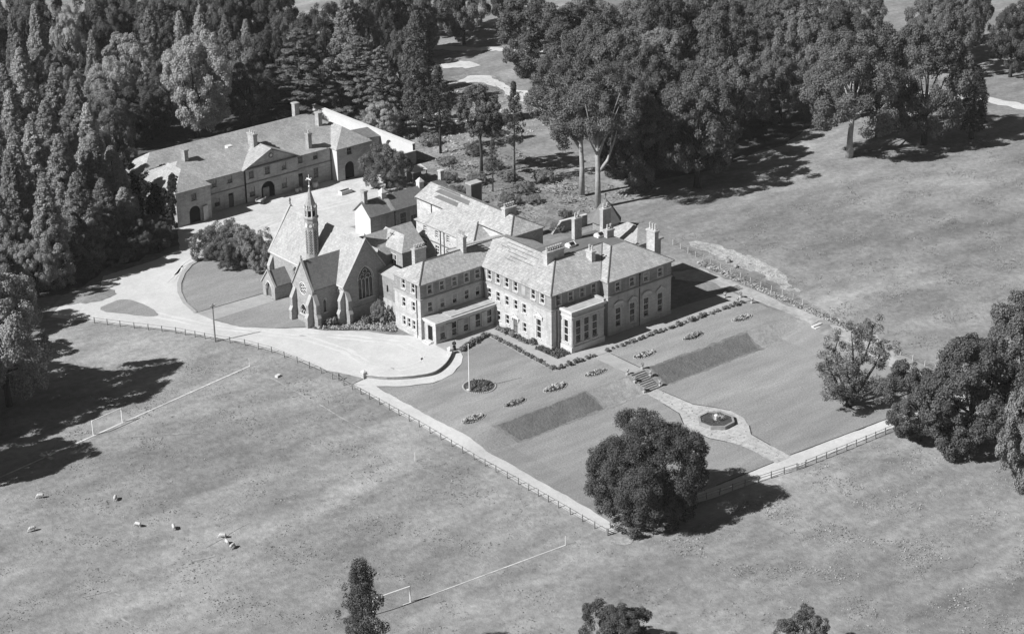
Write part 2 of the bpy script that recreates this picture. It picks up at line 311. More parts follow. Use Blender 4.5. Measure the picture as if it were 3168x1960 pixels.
patch('worn_grass', [(-6.0, -16.6), (2.8, -16.4), (2.9, -20.4), (-2, -21), (-5.7, -20.3)], 0.085, 'worn', ragged=0.3, rstep=0.5)
patch('worn_grass', [(31.2, -16.4), (37, -16.8), (36, -20.5), (30.9, -20.4)], 0.085, 'worn', ragged=0.3, rstep=0.5)
def strip(name, pts, w, off, mat, **kw):
    L_, R_ = [], []
    for i, p in enumerate(pts):
        d = (Vector(pts[min(i+1, len(pts)-1)])-Vector(pts[max(i-1, 0)])).normalized(); n_ = Vector((-d.y, d.x))*w/2; L_.append(tuple(Vector(p)+n_)); R_.append(tuple(Vector(p)-n_))
    return patch(name, L_+R_[::-1], off, mat, **kw)
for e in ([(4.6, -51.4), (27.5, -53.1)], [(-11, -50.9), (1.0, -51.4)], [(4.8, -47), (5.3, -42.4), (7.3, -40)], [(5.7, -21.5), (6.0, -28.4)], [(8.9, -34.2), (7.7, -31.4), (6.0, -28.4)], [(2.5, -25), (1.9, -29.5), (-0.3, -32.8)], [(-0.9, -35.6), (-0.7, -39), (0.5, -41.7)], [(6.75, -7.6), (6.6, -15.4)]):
    strip('turf_edge_shade', e, 0.16, 0.115, 'soil')  # shadow line along the cut turf, painted as thin strips in the soil colour
for q in (-0.8, 0.8):
    strip('wheel_rut', [(-47+q, 69), (-42.6+q, 58), (-38.6+q, 48), (-33.4+q, 40), (-29+q, 33), (-26.5+q*0.8, 24), (-27+q, 17), (-24.5+q*0.3, 11.5-q), (-20, 10.5-q), (-17.2-q, 14), (-17.6-q, 20), (-22-q, 27), (-28-q, 34.5)], 0.5, 0.055, 'rut', ragged=0.12, smoothn=0)
    strip('wheel_rut', [(-33+q, 71), (-27+q, 76.6+q), (-18, 80.5+q), (-6, 83+q), (8, 85+q), (18, 84+q)], 0.5, 0.075, 'rut', ragged=0.14)
patch('track', [(45.9, 10), (45.7, 7.2), (45.9, -7.1), (46.2, -20.3), (43.3, -20.5), (42.6, -7.6), (42.2, 3.8), (38, 9), (40, 12)], 0.07, 'track', ragged=0.22)
patch('bare_ground', [(55.5, 20), (56.5, 14), (55.9, 3), (54.2, -5.3), (51.6, -9.5), (50.2, -6), (51.7, 1), (51.4, 12), (52.6, 20)], 0.06, 'rubble', smoothn=4, ragged=0.45, rstep=0.7)
patch('bare_ground', [(44.6, -24), (46.6, -24), (45.6, -36), (44.6, -44), (41.6, -43), (42.4, -32)], 0.06, 'track', smoothn=3, ragged=0.45, rstep=0.7)
patch('far_track', [(86, 176), (98, 167.4), (108, 156.4), (122, 143), (120, 139), (107, 153), (97, 164), (84, 172)], 0.08, 'gravel', ragged=0.35)
patch('bare_ground', [(91, 149), (96, 150), (100, 146), (98, 142), (93, 144)], 0.08, 'yard', smoothn=4, ragged=0.45, rstep=0.7)
patch('far_track', [(78, 136), (85, 136), (93, 136.5), (94.6, 133), (93, 121), (96, 106), (90, 104), (88, 113), (90, 123), (90.6, 131), (85, 133), (78, 133)], 0.08, 'yard', smoothn=3, ragged=0.35)
patch('far_track', [(150, 66), (169, 46.2), (172.5, 33.5), (182, 8), (179, 6), (169, 31), (166, 43), (147, 62)], 0.08, 'gravel', ragged=0.35)
# pitch markings, worn into the field
def line(a, b, w, name='pitch_line'):
    a = Vector(a); b = Vector(b); d = (b-a).normalized(); n_ = Vector((-d.y, d.x))*w/2
    patch(name, [tuple(a+n_), tuple(a-n_), tuple(b-n_), tuple(b+n_)], 0.05, 'chalk')
line((-42.5, 29.3), (-100, 19.3), 0.34); line((-40, -49.4), (-67.5, -47.2), 0.2); line((-85, 23.3), (-84.2, 20.6), 0.7)
for a, b_, w in (((-42.5, 29), (-42, 8), 0.3), ((-42, 8), (-41.5, -18), 0.22), ((-74, 21), (-62, 13), 0.2), ((-83.7, -19.2), (-80.4, -20.1), 0.4), ((-80.4, -17.4), (-72, -15.4), 0.2), ((-96.4, -19.8), (-95.6, -22.6), 0.3), ((-100.3, -17.8), (-96.4, -18.6), 0.3), ((-98.9, -25.8), (-98, -30), 0.3)):
    a = Vector(a); b_ = Vector(b_); n = max(2, int((b_-a).length/3)); r_ = random.Random(n)
    strip('worn_line', [tuple(a+(b_-a)*i/n+Vector((r_.uniform(-.08, .08), r_.uniform(-.08, .08)))) for i in range(n+1)], w, 0.045, 'wline', ragged=0.05, rstep=0.8)
patch('bare_ground', [(-4, -89), (-2, -88.4), (0.5, -89.4), (0.2, -90.6), (-2, -91), (-4.2, -90.4)], 0.05, 'bank2', smoothn=3, ragged=0.35, rstep=0.4)
patch('bare_ground', [(-34.5, -52.6), (-32.5, -53), (-31.5, -54.5), (-33.5, -55)], 0.05, 'wline', smoothn=3, ragged=0.15, rstep=0.5)

# ---------------------------------------------------------------- building kit
def face(mb, P0, ang, L, z0, z1, holes=(), depth=0.24, top=None):
    """Wall face seen from outside: u runs along ang from P0, outward is to the right of it. holes: lists of (u,z). top: outline points (u,z) instead of a flat top."""
    c, s = math.cos(ang), math.sin(ang)
    T = lambda u, z, d=0.0: (P0[0]+u*c-d*s, P0[1]+u*s+d*c, z)
    outer = [(0, z0), (L, z0)]+(list(top) if top else [(L, z1), (0, z1)])
    loops = [[Vector((u, z, 0)) for u, z in outer]]+[[Vector((u, z, 0)) for u, z in hl] for hl in holes]
    flat = [p for lp in loops for p in lp]
    if holes:
        tris = tessellate_polygon(loops); mb.add([T(p.x, p.y) for p in flat], [tuple(t) for t in tris])
    else: mb.poly([T(p.x, p.y) for p in flat])
    for hl in holes:
        n = len(hl)
        for i in range(n):
            a, b = hl[i], hl[(i+1) % n]; mb.poly([T(*a), T(*b), T(b[0], b[1], depth), T(a[0], a[1], depth)])
def rect(u, z, w, hh): return [(u-w/2, z), (u+w/2, z), (u+w/2, z+hh), (u-w/2, z+hh)]
def arch(u, z, w, hh, pointed=True, n=8):
    """Pointed (or round) arch outline, z the sill, hh the full height."""
    r = w/2; pts = [(u-r, z), (u+r, z)]
    if pointed:
        R = w*0.95; rise = math.sqrt(R*R-(R-r)**2); zs = z+hh-rise; A = math.acos((R-r)/R)
        pts += [(u+r-R+R*math.cos(A*i/n), zs+R*math.sin(A*i/n)) for i in range(n+1)]
        pts += [(u-r+R-R*math.cos(A*i/n), zs+R*math.sin(A*i/n)) for i in range(n-1, -1, -1)]
    else:
        zs = z+hh-r; pts += [(u+r*math.cos(math.pi*i/(2*n)), zs+r*math.sin(math.pi*i/(2*n))) for i in range(2*n+1)]
    return pts
_win = {}; _wr = random.Random(4)
def window(par, P0, ang, u, z, w, hh, rows=2, cols=1, kind='sash', surround=True, fm='paint'):
    """A sash window set in a reveal: frame with its bars, panes, sill, stone surround."""
    key = (round(w, 2), round(hh, 2), rows, cols, kind, fm)
    if key not in _win:
        f = MB(); t = 0.09; d0, d1 = 0.10, 0.17
        f.box(-w/2, d0, 0, -w/2+t, d1, hh); f.box(w/2-t, d0, 0, w/2, d1, hh); f.box(-w/2+t, d0, 0, w/2-t, d1, t); f.box(-w/2+t, d0, hh-t, w/2-t, d1, hh)
        iw, ih = w-2*t, hh-2*t
        for i in range(1, rows): f.box(-w/2+t, d0+0.01, t+ih*i/rows-0.045, w/2-t, d1-0.01, t+ih*i/rows+0.045)
        for j in range(1, cols): f.box(-w/2+t+iw*j/cols-0.03, d0+0.015, t, -w/2+t+iw*j/cols+0.03, d1-0.015, hh-t)
        p = MB(); pw = iw/cols; phh = ih/rows
        p.box(0.02-pw/2, 0.145, 0.02, pw/2-0.02, 0.155, phh-0.02)
        sl_ = MB(); sl_.box(-w/2-0.14, -0.13, -0.15, w/2+0.14, 0.12, 0.0)
        su = MB(); e = 0.17
        su.box(-w/2-e, -0.035, 0, -w/2, 0.0, hh+e); su.box(w/2, -0.035, 0, w/2+e, 0.0, hh+e); su.box(-w/2, -0.035, hh, w/2, 0.0, hh+e)
        _win[key] = (f.mesh('window', fm), (p.mesh('pane', 'glass'), p.mesh('pane', 'blind')), sl_.mesh('sill', 'trim' if fm == 'paint' else 'stable'), su.mesh('surround', 'trim' if fm == 'paint' else 'stable'))
    f, p, s_, su = _win[key]; c, s = math.cos(ang), math.sin(ang)
    o = put('window', f, par, (P0[0]+u*c, P0[1]+u*s, z), ang)
    t = 0.09; iw, ih = w-2*t, hh-2*t
    bl_ = _wr.random() < 0.4 and abs(ang) < 0.01 and rows == 2
    for i in range(rows):
        for j in range(cols): put('pane', p[1 if bl_ and i == rows-1 and kind == 'sash' else 0], o, (-w/2+t+iw*(j+0.5)/cols, 0, t+ih*i/rows))
    put('sill', s_, o)
    if surround: put('surround', su, o)
    return o
def gothic(par, P0, ang, u, z, w, hh, lights=2, circle=True):
    """Traceried pointed window: dark glazing, stone mullions and tracery."""
    c, s = math.cos(ang), math.sin(ang); n = 8
    o = MB(); R = w*0.95; r = w/2; rise = math.sqrt(R*R-(R-r)**2); zs = hh-rise
    ring = [(uu, zz) for uu, zz in arch(0, 0, w, hh)]
    o.tube([(a, 0.10, b) for a, b in ring[1:]]+[(-r, 0.10, 0)], 0.07, 4)
    for k in range(1, lights):
        uu = -r+w*k/lights; o.box(uu-0.055, 0.08, 0, uu+0.055, 0.18, zs+0.1)
    for k in range(lights):
        uc = -r+w*(k+0.5)/lights; lw = w/lights; o.tube([(a, 0.13, b) for a, b in arch(uc, zs-lw*0.6, lw, lw*1.15)[2:]], 0.05, 4)
    if circle:
        for (cx, cz, rr) in ([(0, zs+rise*0.48, w*0.17)] if lights < 4 else [(-w*0.2, zs+rise*0.25, w*0.15), (w*0.2, zs+rise*0.25, w*0.15), (0, zs+rise*0.62, w*0.14)]):
            o.tube([(cx+rr*math.cos(t), 0.13, cz+rr*math.sin(t)) for t in (2*math.pi*i/12 for i in range(13))], 0.05, 4)
    wo_ = o.build('window', 'trim', par, (P0[0]+u*c, P0[1]+u*s, z), ang)
    g = MB(); g.poly([(a, 0.2, b) for a, b in ring]); g.build('pane', 'glass', wo_)
    hd = MB(); hd.tube([(a*1.13, -0.03, b+0.1) for a, b in ring[2:]], 0.075, 4); hd.build('hood_mould', 'trim', wo_)
    sl_ = MB(); sl_.box(-r-0.15, -0.16, -0.16, r+0.15, 0.1, 0.0); sl_.build('sill', 'trim', wo_)
    return wo_
def slopes(mb, polys, th=0.14):
    """Roof slabs: each polygon of points gets a thin vertical thickness."""
    for p in polys: mb.prism([(a, b, c-th) for a, b, c in p], (0, 0, th))
def hip(x0, x1, y0, y1, ze, zr, ax='x', ha=None, hb=None, ov=0.35):
    """Slope polygons of a hipped roof (ha, hb: run of the hip at each end, 0 for a gable)."""
    if ax == 'y':
        ps = hip(y0, y1, x0, x1, ze, zr, 'x', ha, hb, ov); return [[(b, a, c) for a, b, c in p][::-1] for p in ps]
    hw = (y1-y0)/2; ym = (y0+y1)/2; sl_ = (zr-ze)/hw
    ha = hw if ha is None else ha; hb = hw if hb is None else hb
    X0, X1, Y0, Y1, Z = x0-ov, x1+ov, y0-ov, y1+ov, ze
    A, B = (x0+ha if ha else X0, ym, zr), (x1-hb if hb else X1, ym, zr)
    out = [[(X0, Y0, Z), (X1, Y0, Z), B, A], [(X1, Y1, Z), (X0, Y1, Z), A, B]]
    if ha: out.append([(X0, Y1, Z), (X0, Y0, Z), A])
    if hb: out.append([(X1, Y0, Z), (X1, Y1, Z), B])
    return out
def ridge_line(mb, a, b, w=0.16, step=0.45):
    a = Vector(a); b = Vector(b); L = (b-a).length; d = (b-a)/L; n = max(1, int(L/step)); s = d.cross(Vector((0, 0, 1))).normalized()*w; u = Vector((0, 0, 0.13))
    for i in range(n):
        p = a+d*(L*i/n); q = a+d*(L*(i+0.86)/n)
        mb.prism([p-s+Vector((0,0,0.0)), p+s, p+u], q-p)
_pot = None
def chimney(par, x, y, dx, dy, z0, z1, npots, along, potmat='pot', mat='chim', poth=0.75):
    global _pot
    if _pot is None:
        p = MB(); p.lathe([(0.2, 0), (0.23, 0.06), (0.15, 0.14), (0.15, 0.62), (0.19, 0.66), (0.19, 0.75), (0.11, 0.75), (0.11, 0.5)], 8); _pot = p.mesh('chimney_pot', 'pot')
    m = MB(); m.box(-dx/2, -dy/2, z0, dx/2, dy/2, z1-0.35); m.box(-dx/2-0.06, -dy/2-0.06, z0, dx/2+0.06, dy/2+0.06, z0+0.0) if False else None
    for k, e in enumerate((0.08, 0.16, 0.1)): m.box(-dx/2-e, -dy/2-e, z1-0.35+0.12*k+0.001, dx/2+e, dy/2+e, z1-0.35+0.12*(k+1))
    o = m.build('chimney', mat, par, (x, y, 0))
    for i in range(npots):
        f = (i+0.5)/npots-0.5; put('chimney_pot', _pot, o, (f*(dx-0.1) if along == 'x' else 0, f*(dy-0.1) if along == 'y' else 0, z1), scale=(1, 1, poth/0.75))
    return o
def downpipe(par, x, y, z0, z1):
    m = MB(); m.lathe([(0.07, z0), (0.07, z1-0.35), (0.16, z1-0.3), (0.2, z1), (0.0, z1)], 8); return m.build('downpipe', 'iron', par, (x, y, 0))
def pediment(par, P0, ang, u, z, w, hh, mat='trim', curved=False):
    c, s = math.cos(ang), math.sin(ang); m = MB()
    m.box(-w/2, -0.28, 0, w/2, 0.0, 0.14)
    if curved:
        ring = [(w/2*math.cos(math.pi*i/8), hh*math.sin(math.pi*i/8)) for i in range(9)]
        m.prism([(a, -0.22, 0.14+b) for a, b in ring], (0, 0.22, 0)); m.tube([(a, -0.2, 0.16+b) for a, b in ring], 0.1, 4)
    else:
        m.prism([(-w/2, -0.2, 0.14), (w/2, -0.2, 0.14), (0, -0.2, 0.14+hh)], (0, 0.2, 0))
        m.tube([(-w/2, -0.2, 0.16), (0, -0.2, 0.18+hh), (w/2, -0.2, 0.16)], 0.09, 4)
    for q in (-1, 1): m.box(q*(w/2-0.2)-0.1, -0.2, -0.45, q*(w/2-0.2)+0.1, 0.0, 0.0)
    return m.build('pediment', mat, par, (P0[0]+u*c, P0[1]+u*s, z), ang)
def wall_with(par, P0, ang, L, z0, z1, wins, mat, name='wall', top=None, extra=(), fm='paint'):
    """A wall face as a part, with its windows: (u, sill z, w, h, rows, cols)."""
    mb = MB(); face(mb, P0, ang, L, z0, z1, [rect(u, z, w, hh) for u, z, w, hh, *_ in wins]+list(extra), top=top)
    o = mb.build(name, mat, par)
    for u, z, w, hh, *rc in wins: window(par, P0, ang, u, z, w, hh, *(rc if rc else (2, 1)), fm=fm)
    return o
W_, S_, E_, N_ = -math.pi/2, 0.0, math.pi/2, math.pi
def band(mb, x0, x1, y0, y1, z0, z1, e, sides='WSEN'):
    """A string course or cornice round a block, standing e proud."""
    if 'W' in sides: mb.box(x0-e, y0-e, z0, x0-0.001, y1+e, z1)
    if 'E' in sides: mb.box(x1+0.001, y0-e, z0, x1+e, y1+e, z1)
    if 'S' in sides: mb.box(x0, y0-e, z0, x1, y0-0.001, z1)
    if 'N' in sides: mb.box(x0, y1+0.001, z0, x1, y1+e, z1)

# ---------------------------------------------------------------- the mansion
H = thing('mansion', 'large three-storey stone mansion with slate hipped roofs and many chimneys', 'mansion')
ZS, ZE, ZR = 7.35, 10.4, 13.25
# west range, west front
top = [(28-y, 8.12, 1.08, 1.75) for y in (16.75, 14.35, 11.95, 9.55, 4.82, 2.4)]
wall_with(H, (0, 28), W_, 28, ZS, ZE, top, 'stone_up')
bl = MB(); bl.box(-0.04, 6.8, 8.12, 0.0, 7.85, 9.87); bl.build('blind_window', 'cornice', H)
mid = [(28-y, 4.72, 1.05, 1.75) for y in (16.82, 14.37, 11.95, 9.55, 7.24)]
low = [(28-y, 1.18, 1.05, 1.75) for y in (14.3, 11.9, 7.2)]
tallw = [(28-3.4, 1.25, 1.25, 3.6, 3, 1)]
wall_with(H, (0, 28), W_, 28, 0, ZS, mid+low+tallw, 'stone', extra=[rect(28-9.65, 0.15, 1.15, 2.75)])
d = MB(); d.box(0.14, 9.08, 0.15, 0.2, 10.22, 2.9); dr = d.build('door', 'door', H); d = MB()
for a in (9.16, 9.7):
    for z in (0.35, 1.6): d.box(0.11, a, z, 0.139, a+0.42, z+1.0)
d.build('door_panel', 'dark_trim', dr)
pediment(H, (0, 28), W_, 28-9.65, 3.0, 2.1, 0.65); pediment(H, (0, 28), W_, 28-3.4, 5.35, 2.3, 0.7)
d = MB(); d.box(-0.9, 8.9, 0.0, -0.001, 10.4, 0.15); d.build('doorstep', 'trim', H)
# south front of the west range
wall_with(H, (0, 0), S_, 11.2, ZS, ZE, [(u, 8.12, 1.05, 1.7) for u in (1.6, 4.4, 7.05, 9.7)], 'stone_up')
wall_with(H, (0, 0), S_, 11.2, 0, ZS, [], 'stone')
# garden bay
wall_with(H, (1.87, 0), W_, 3.11, 0, 7.3, [(1.6, 1.65, 1.15, 4.2, 3, 1)], 'stone')
wall_with(H, (1.87, -3.11), S_, 7.4, 0, 7.3, [(1.56, 1.65, 1.25, 4.2, 3, 1), (3.44, 1.65, 1.25, 4.2, 3, 1), (5.33, 1.65, 1.25, 4.2, 3, 1)], 'stone')
m = MB(); face(m, (9.27, -3.11), E_, 3.11, 0, 7.3); m.build('wall', 'stone', H)
m = MB(); band(m, 1.87, 9.27, -3.11, 0, 7.3, 7.75, 0.32, 'WSE'); band(m, 1.87, 9.27, -3.11, 0, 6.35, 6.6, 0.12, 'WSE'); band(m, 1.87, 9.27, -3.11, 0, 0.0, 1.1, 0.14, 'WSE'); m.each('cornice', 'trim', H)
for i, u in enumerate((2.5, 4.38, 6.27)):
    m = MB(); m.box(1.87+u-0.18 if i else 2.0, -3.2, 1.1, 1.87+u+0.18 if i else 2.35, -3.111, 6.35); m.build('pilaster', 'stone', H)
m = MB(); m.box(1.87, -3.11, 7.3, 9.27, 0, 7.72); m.box(9.0, -3.3, 7.75, 9.55, 0, 8.15); m.build('bay_roof', 'cornice', H)
# east block
XB, XE, YB = 11.2, 26.3, -2.0
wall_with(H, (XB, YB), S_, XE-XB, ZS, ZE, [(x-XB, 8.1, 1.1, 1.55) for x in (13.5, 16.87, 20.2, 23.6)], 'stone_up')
wall_with(H, (XB, YB), S_, XE-XB, 0, ZS, [(x-XB, 1.25, 1.3, 3.6, 3, 1) for x in (13.63, 17.0, 20.33, 23.68)], 'stone')
for x in (13.63, 17.0, 20.33, 23.68): pediment(H, (XB, YB), S_, x-XB, 5.25, 2.3, 0.75, 'trim', x in (13.63, 20.33))
m = MB(); face(m, (XB, 0), W_, 2, ZS, ZE); face(m, (XE, YB), E_, 14.5, ZS, ZE); face(m, (XE, 12.5), N_, XE-14, ZS, ZE); face(m, (14, 12.5), E_, 15.5, ZS, ZE); face(m, (14, 28), N_, 14, ZS, ZE); m.each('wall', 'stone_up', H)
m = MB(); face(m, (XB, 0), W_, 2, 0, ZS); face(m, (XE, YB), E_, 14.5, 0, ZS); face(m, (XE, 12.5), N_, XE-14, 0, ZS); face(m, (14, 12.5), E_, 15.5, 0, ZS); face(m, (14, 28), N_, 14, 0, ZS); m.each('wall', 'stone', H)
# string courses and cornices
m = MB()
m.box(-0.16, -0.16, ZS-0.12, -0.001, 18.49, ZS+0.16); m.box(0, -0.16, ZS-0.12, 11.04, -0.001, ZS+0.16); m.box(XB-0.16, YB-0.16, ZS-0.12, XE+0.16, YB-0.001, ZS+0.16); m.box(XB-0.16, YB, ZS-0.12, XB-0.001, -0.17, ZS+0.16)
m.each('string_course', 'cornice', H)
m = MB(); m.box(-0.07, -0.07, 3.6, -0.001, 15.1, 3.78); m.box(-0.1, -0.1, 0, -0.001, 8.9, 0.7); m.box(-0.1, 10.4, 0, -0.001, 15.1, 0.7); m.box(0, -0.1, 0, 1.7, -0.001, 0.7); m.box(9.5, -0.1, 0, XB-0.1, -0.001, 0.7); m.box(XB-0.1, YB-0.1, 0, XE+0.1, YB-0.001, 0.7); m.each('plinth', 'stone', H)
m = MB()
for k, (e, z0, z1) in enumerate(((0.16, 9.98, 10.16), (0.38, 10.161, 10.36))):
    m.box(-e, -e, z0, -0.002, 18.3, z1); m.box(0, -e, z0, XB-0.4, -0.002, z1); m.box(XB-e, YB-e, z0, XE+e, YB-0.002, z1); m.box(XB-e, YB, z0, XB-0.002, -0.4, z1); m.box(XE+0.002, YB, z0, XE+e, 12.5, z1)
m.each('cornice', 'cornice', H)
# roofs of the main body
o = 0.42; Z = 10.37
R1_ = [[(-o, -o, Z), (7, 7, ZR), (7, 21, ZR), (-o, 28+o, Z)][::-1],
       [(-o, -o, Z), (XB, -o, Z), (18, 7, ZR), (7, 7, ZR)],
       [(7, 12.5, ZR), (14+o, 12.5, Z), (14+o, 28+o, Z), (7, 21, ZR)],
       [(-o, 28+o, Z), (7, 21, ZR), (14+o, 28+o, Z)],
       [(XB-o, YB-o, Z), (18, 4.7, ZR), (18, 7, ZR), (XB-o, -o, Z)][::-1],
       [(XB-o, YB-o, Z), (XE+o, YB-o, Z), (21.4, 4.7, ZR), (18, 4.7, ZR)],
       [(XE+o, YB-o, Z), (XE+o, 12.5, Z), (21.4, 12.5, ZR), (21.4, 4.7, ZR)]]
m = MB(); slopes(m, R1_[:5]); m.build('roof', 'slate', H)
m = MB(); slopes(m, R1_[5:]); m.build('roof', 'slate2', H)
m = MB(); slopes(m, [[(7.05, 7.05, ZR-0.02), (18, 7.05, ZR-0.02), (18, 4.75, ZR-0.02), (21.35, 4.75, ZR-0.02), (21.35, 12.5, ZR-0.02), (7.05, 12.5, ZR-0.02)]]); m.box(14, 12.3, 9.5, 21.4, 12.52, ZR-0.1); m.build('flat_roof', 'lead', H)
m = MB()
for a, b in (((-o, -o, Z), (7, 7, ZR)), ((7, 21, ZR), (-o, 28+o, Z)), ((18, 4.7, ZR), (XB-o, YB-o, Z)), ((21.4, 4.7, ZR), (XE+o, YB-o, Z)), ((18, 7, ZR), (7, 7, ZR))): ridge_line(m, a, b)
ridge_line(m, (7, 7, ZR), (7, 21, ZR)); tag(m.build('ridge_tiles', 'ridge', H), kind='stuff')
m = MB(); m.prism([(XB-0.35, -o, Z+0.06), (XB+0.1, -o, Z+0.06), (18.2, 7, ZR+0.03), (17.8, 7, ZR+0.03)], (0, 0, 0.04)); m.build('valley_gutter', 'lead', H)
for x, y in ((12.6, 9.4), (19.6, 9.6)):
    m = MB(); m.prism([(-0.8, -0.6, 0), (0.8, -0.6, 0), (0.8, 0.6, 0), (-0.8, 0.6, 0)], (0, 0, 0.35)); m.prism([(-0.8, -0.7, 0.35), (0.8, -0.7, 0.35), (0.8, 0, 0.85)], (0, 0, 0.02)) ; m.prism([(-0.85, -0.65, 0.36), (-0.85, 0, 0.85), (-0.85, 0.65, 0.36)], (1.7, 0, 0)); s_ = m.build('skylight', 'paint', H, (x, y, ZR))
    g = MB(); g.poly([(-0.5, -0.65, 0.40), (0.5, -0.65, 0.40), (0.5, -0.12, 0.81), (-0.5, -0.12, 0.81)]); g.build('pane', 'glass', s_, (0, -0.03, 0.03))
# entrance wing
XW, Y0, Y1 = -13.84, 18.65, 26.1
wall_with(H, (XW, Y1), W_, Y1-Y0, ZS, ZE, [(Y1-23.46, 8.15, 1.02, 1.75), (Y1-20.69, 8.15, 1.02, 1.75)], 'stone_up')
wall_with(H, (XW, Y1), W_, Y1-Y0, 0, ZS, [(Y1-23.5, 4.75, 1.02, 1.75), (Y1-20.72, 4.75, 1.02, 1.75)]+[(Y1-y, 1.2, 0.92, 1.75) for y in (23.6, 22.2, 20.78)], 'stone')
wall_with(H, (XW, Y0), S_, -XW, ZS, ZE, [(x-XW, 8.15, 1.02, 1.6) for x in (-11.7, -9.02, -6.27, -3.55, -1.1)], 'stone_up')
wall_with(H, (XW, Y0), S_, -XW, 0, ZS, [(x-XW, 4.78, 1.02, 1.75) for x in (-11.72, -9.0, -6.28, -3.6, -1.1)], 'stone')
m = MB(); face(m, (0, Y1), N_, -XW, 0, ZE); m.build('wall', 'stone_up', H)
m = MB(); m.box(XW-0.16, Y0-0.16, ZS-0.12, XW-0.001, Y1+0.16, ZS+0.16); m.box(XW, Y0-0.16, ZS-0.12, -0.17, Y0-0.001, ZS+0.16); m.each('string_course', 'cornice', H)
m = MB(); m.box(XW-0.1, Y0-0.1, 3.55, XW-0.001, Y1, 3.75); m.box(XW-0.12, Y0-0.12, 0, XW-0.001, Y1, 0.6); m.each('plinth', 'stone', H)
m = MB()
for e, z0, z1 in ((0.16, 9.98, 10.16), (0.36, 10.161, 10.36)): m.box(XW-e, Y0-e, z0, XW-0.002, Y1+e, z1); m.box(XW, Y0-e, z0, -0.4, Y0-0.002, z1)
m.each('cornice', 'cornice', H)
m = MB(); slopes(m, hip(XW, 5.2, Y0, Y1, 10.37, 12.65, 'x', 3.75, 0, 0.4)); m.build('roof', 'slate', H)
m = MB(); ridge_line(m, (XW-0.4, Y0-0.4, 10.37), (-10.09, 22.375, 12.65)); ridge_line(m, (-10.09, 22.375, 12.65), (5.2, 22.375, 12.65)); tag(m.build('ridge_tiles', 'ridge', H), kind='stuff')
downpipe(H, XW-0.1, Y0+1.0, 0, 10.0); downpipe(H, -0.1, 18.2, 4.2, 10.0); downpipe(H, 1.2, -0.1, 0, 10.0); downpipe(H, 18.6, -2.1, 0, 10.0)
# entrance corridor (glazed loggia) in front of the wing
XP, YP = -13.24, 15.28; ops = (-11.7, -9.14, -6.5, -3.84, -1.25)
m = MB(); face(m, (XP, YP), S_, -XP, 0, 3.55, [rect(x-XP, 0.55, 1.2, 2.65) for x in ops]); face(m, (XP, Y0), W_, Y0-YP, 0, 3.55, [rect(1.75, 0.2, 1.35, 2.85)]); m.build('corridor_wall', 'stone', H)
for x in ops: window(H, (XP, YP), S_, x-XP, 0.55, 1.2, 2.65, 2, 1, 'sash', False)
for i in range(4):
    x = (ops[i]+ops[i+1])/2; m = MB(); m.box(x-0.62, YP-0.16, 0.3, x+0.62, YP-0.001, 3.2); m.build('pilaster', 'stone', H)
m = MB(); m.box(XP-0.25, YP-0.25, 3.55, 0, Y0-0.01, 3.85); m.box(XP-0.4, YP-0.4, 3.851, 0.0, Y0-0.01, 4.1); m.build('corridor_cornice', 'trim', H)
m = MB(); m.prism([(XP-0.1, YP-0.1, 4.1), (-0.05, YP-0.1, 4.1), (-0.05, Y0-0.02, 4.1), (XP-0.1, Y0-0.02, 4.1)], (0, 0, 0.05)); m.box(-9.8, YP, 4.15, -0.05, Y0-0.02, 4.3); m.build('corridor_roof', 'cornice', H)
d = MB(); d.box(XP+0.3, 16.2, 0.2, XP+0.36, 17.6, 3.0); d.build('door', 'void', H)
m = MB(); m.box(XP-1.2, 15.9, 0, XP-0.001, 17.8, 0.18); m.box(XP-0.7, 16.0, 0.18, XP-0.001, 17.7, 0.34); m.build('doorstep', 'trim', H)
# rear ranges
wall_with(H, (5.7, 45.4), W_, 17.3, 7.0, 10.0, [(45.4-y, 8.0, 1.0, 1.45, 3, 2) for y in (42.75, 39.2, 35.85)], 'rubblewall')
wall_with(H, (5.7, 45.4), W_, 17.3, 0, 7.0, [(45.4-y, 4.7, 1.2, 1.8, 3, 2) for y in (42.9, 39.17, 35.9)], 'rubblewall')
m = MB(); m.box(5.56, 28.1, 6.92, 5.699, 45.5, 7.1); m.box(5.4, 28, 9.82, 5.699, 45.7, 10.0); m.each('string_course', 'dark_trim', H)
m = MB(); face(m, (5.7, 28.1), S_, 4.1, 0, 10); face(m, (9.8, 45.4), N_, 4.1, 0, 10); face(m, (9.8, 50.5), W_, 28.1, 0, 12); face(m, (9.8, 22.4), S_, 7.5, 0, 12); face(m, (17.3, 22.4), E_, 28.1, 0, 12)
face(m, (17.3, 50.5), N_, 7.5, 0, 12, top=[(7.5, 12), (3.75, 14.1), (0, 12)]); m.each('wall', 'rubblewall', H)
m = MB(); slopes(m, [[(5.35, 27.8, 10.0), (9.8, 31.9, 12.2), (9.8, 41.6, 12.2), (5.35, 45.7, 10.0)][::-1], [(5.35, 27.8, 10.0), (9.8, 27.8, 10.0), (9.8, 31.9, 12.2)], [(9.8, 45.7, 10), (5.35, 45.7, 10), (9.8, 41.6, 12.2)]]); m.build('roof', 'slate', H)
m = MB(); slopes(m, hip(9.8, 17.3, 22.4, 50.5, 12.02, 14.1, 'y', 3.75, 0, 0.3)); m.build('roof', 'slate', H)
m = MB(); m.box(9.5, 22.2, 11.85, 9.799, 50.6, 12.0); m.build('gutter', 'dark_trim', H)
m = MB()
for a, b in (((13.55, 26.15, 14.1), (9.5, 22.1, 12.0)), ((13.55, 26.15, 14.1), (17.6, 22.1, 12.0)), ((13.55, 26.15, 14.1), (13.55, 50.6, 14.1)), ((9.8, 31.9, 12.2), (5.35, 27.8, 10.0))): ridge_line(m, a, b)
tag(m.build('ridge_tiles', 'ridge', H), kind='stuff')
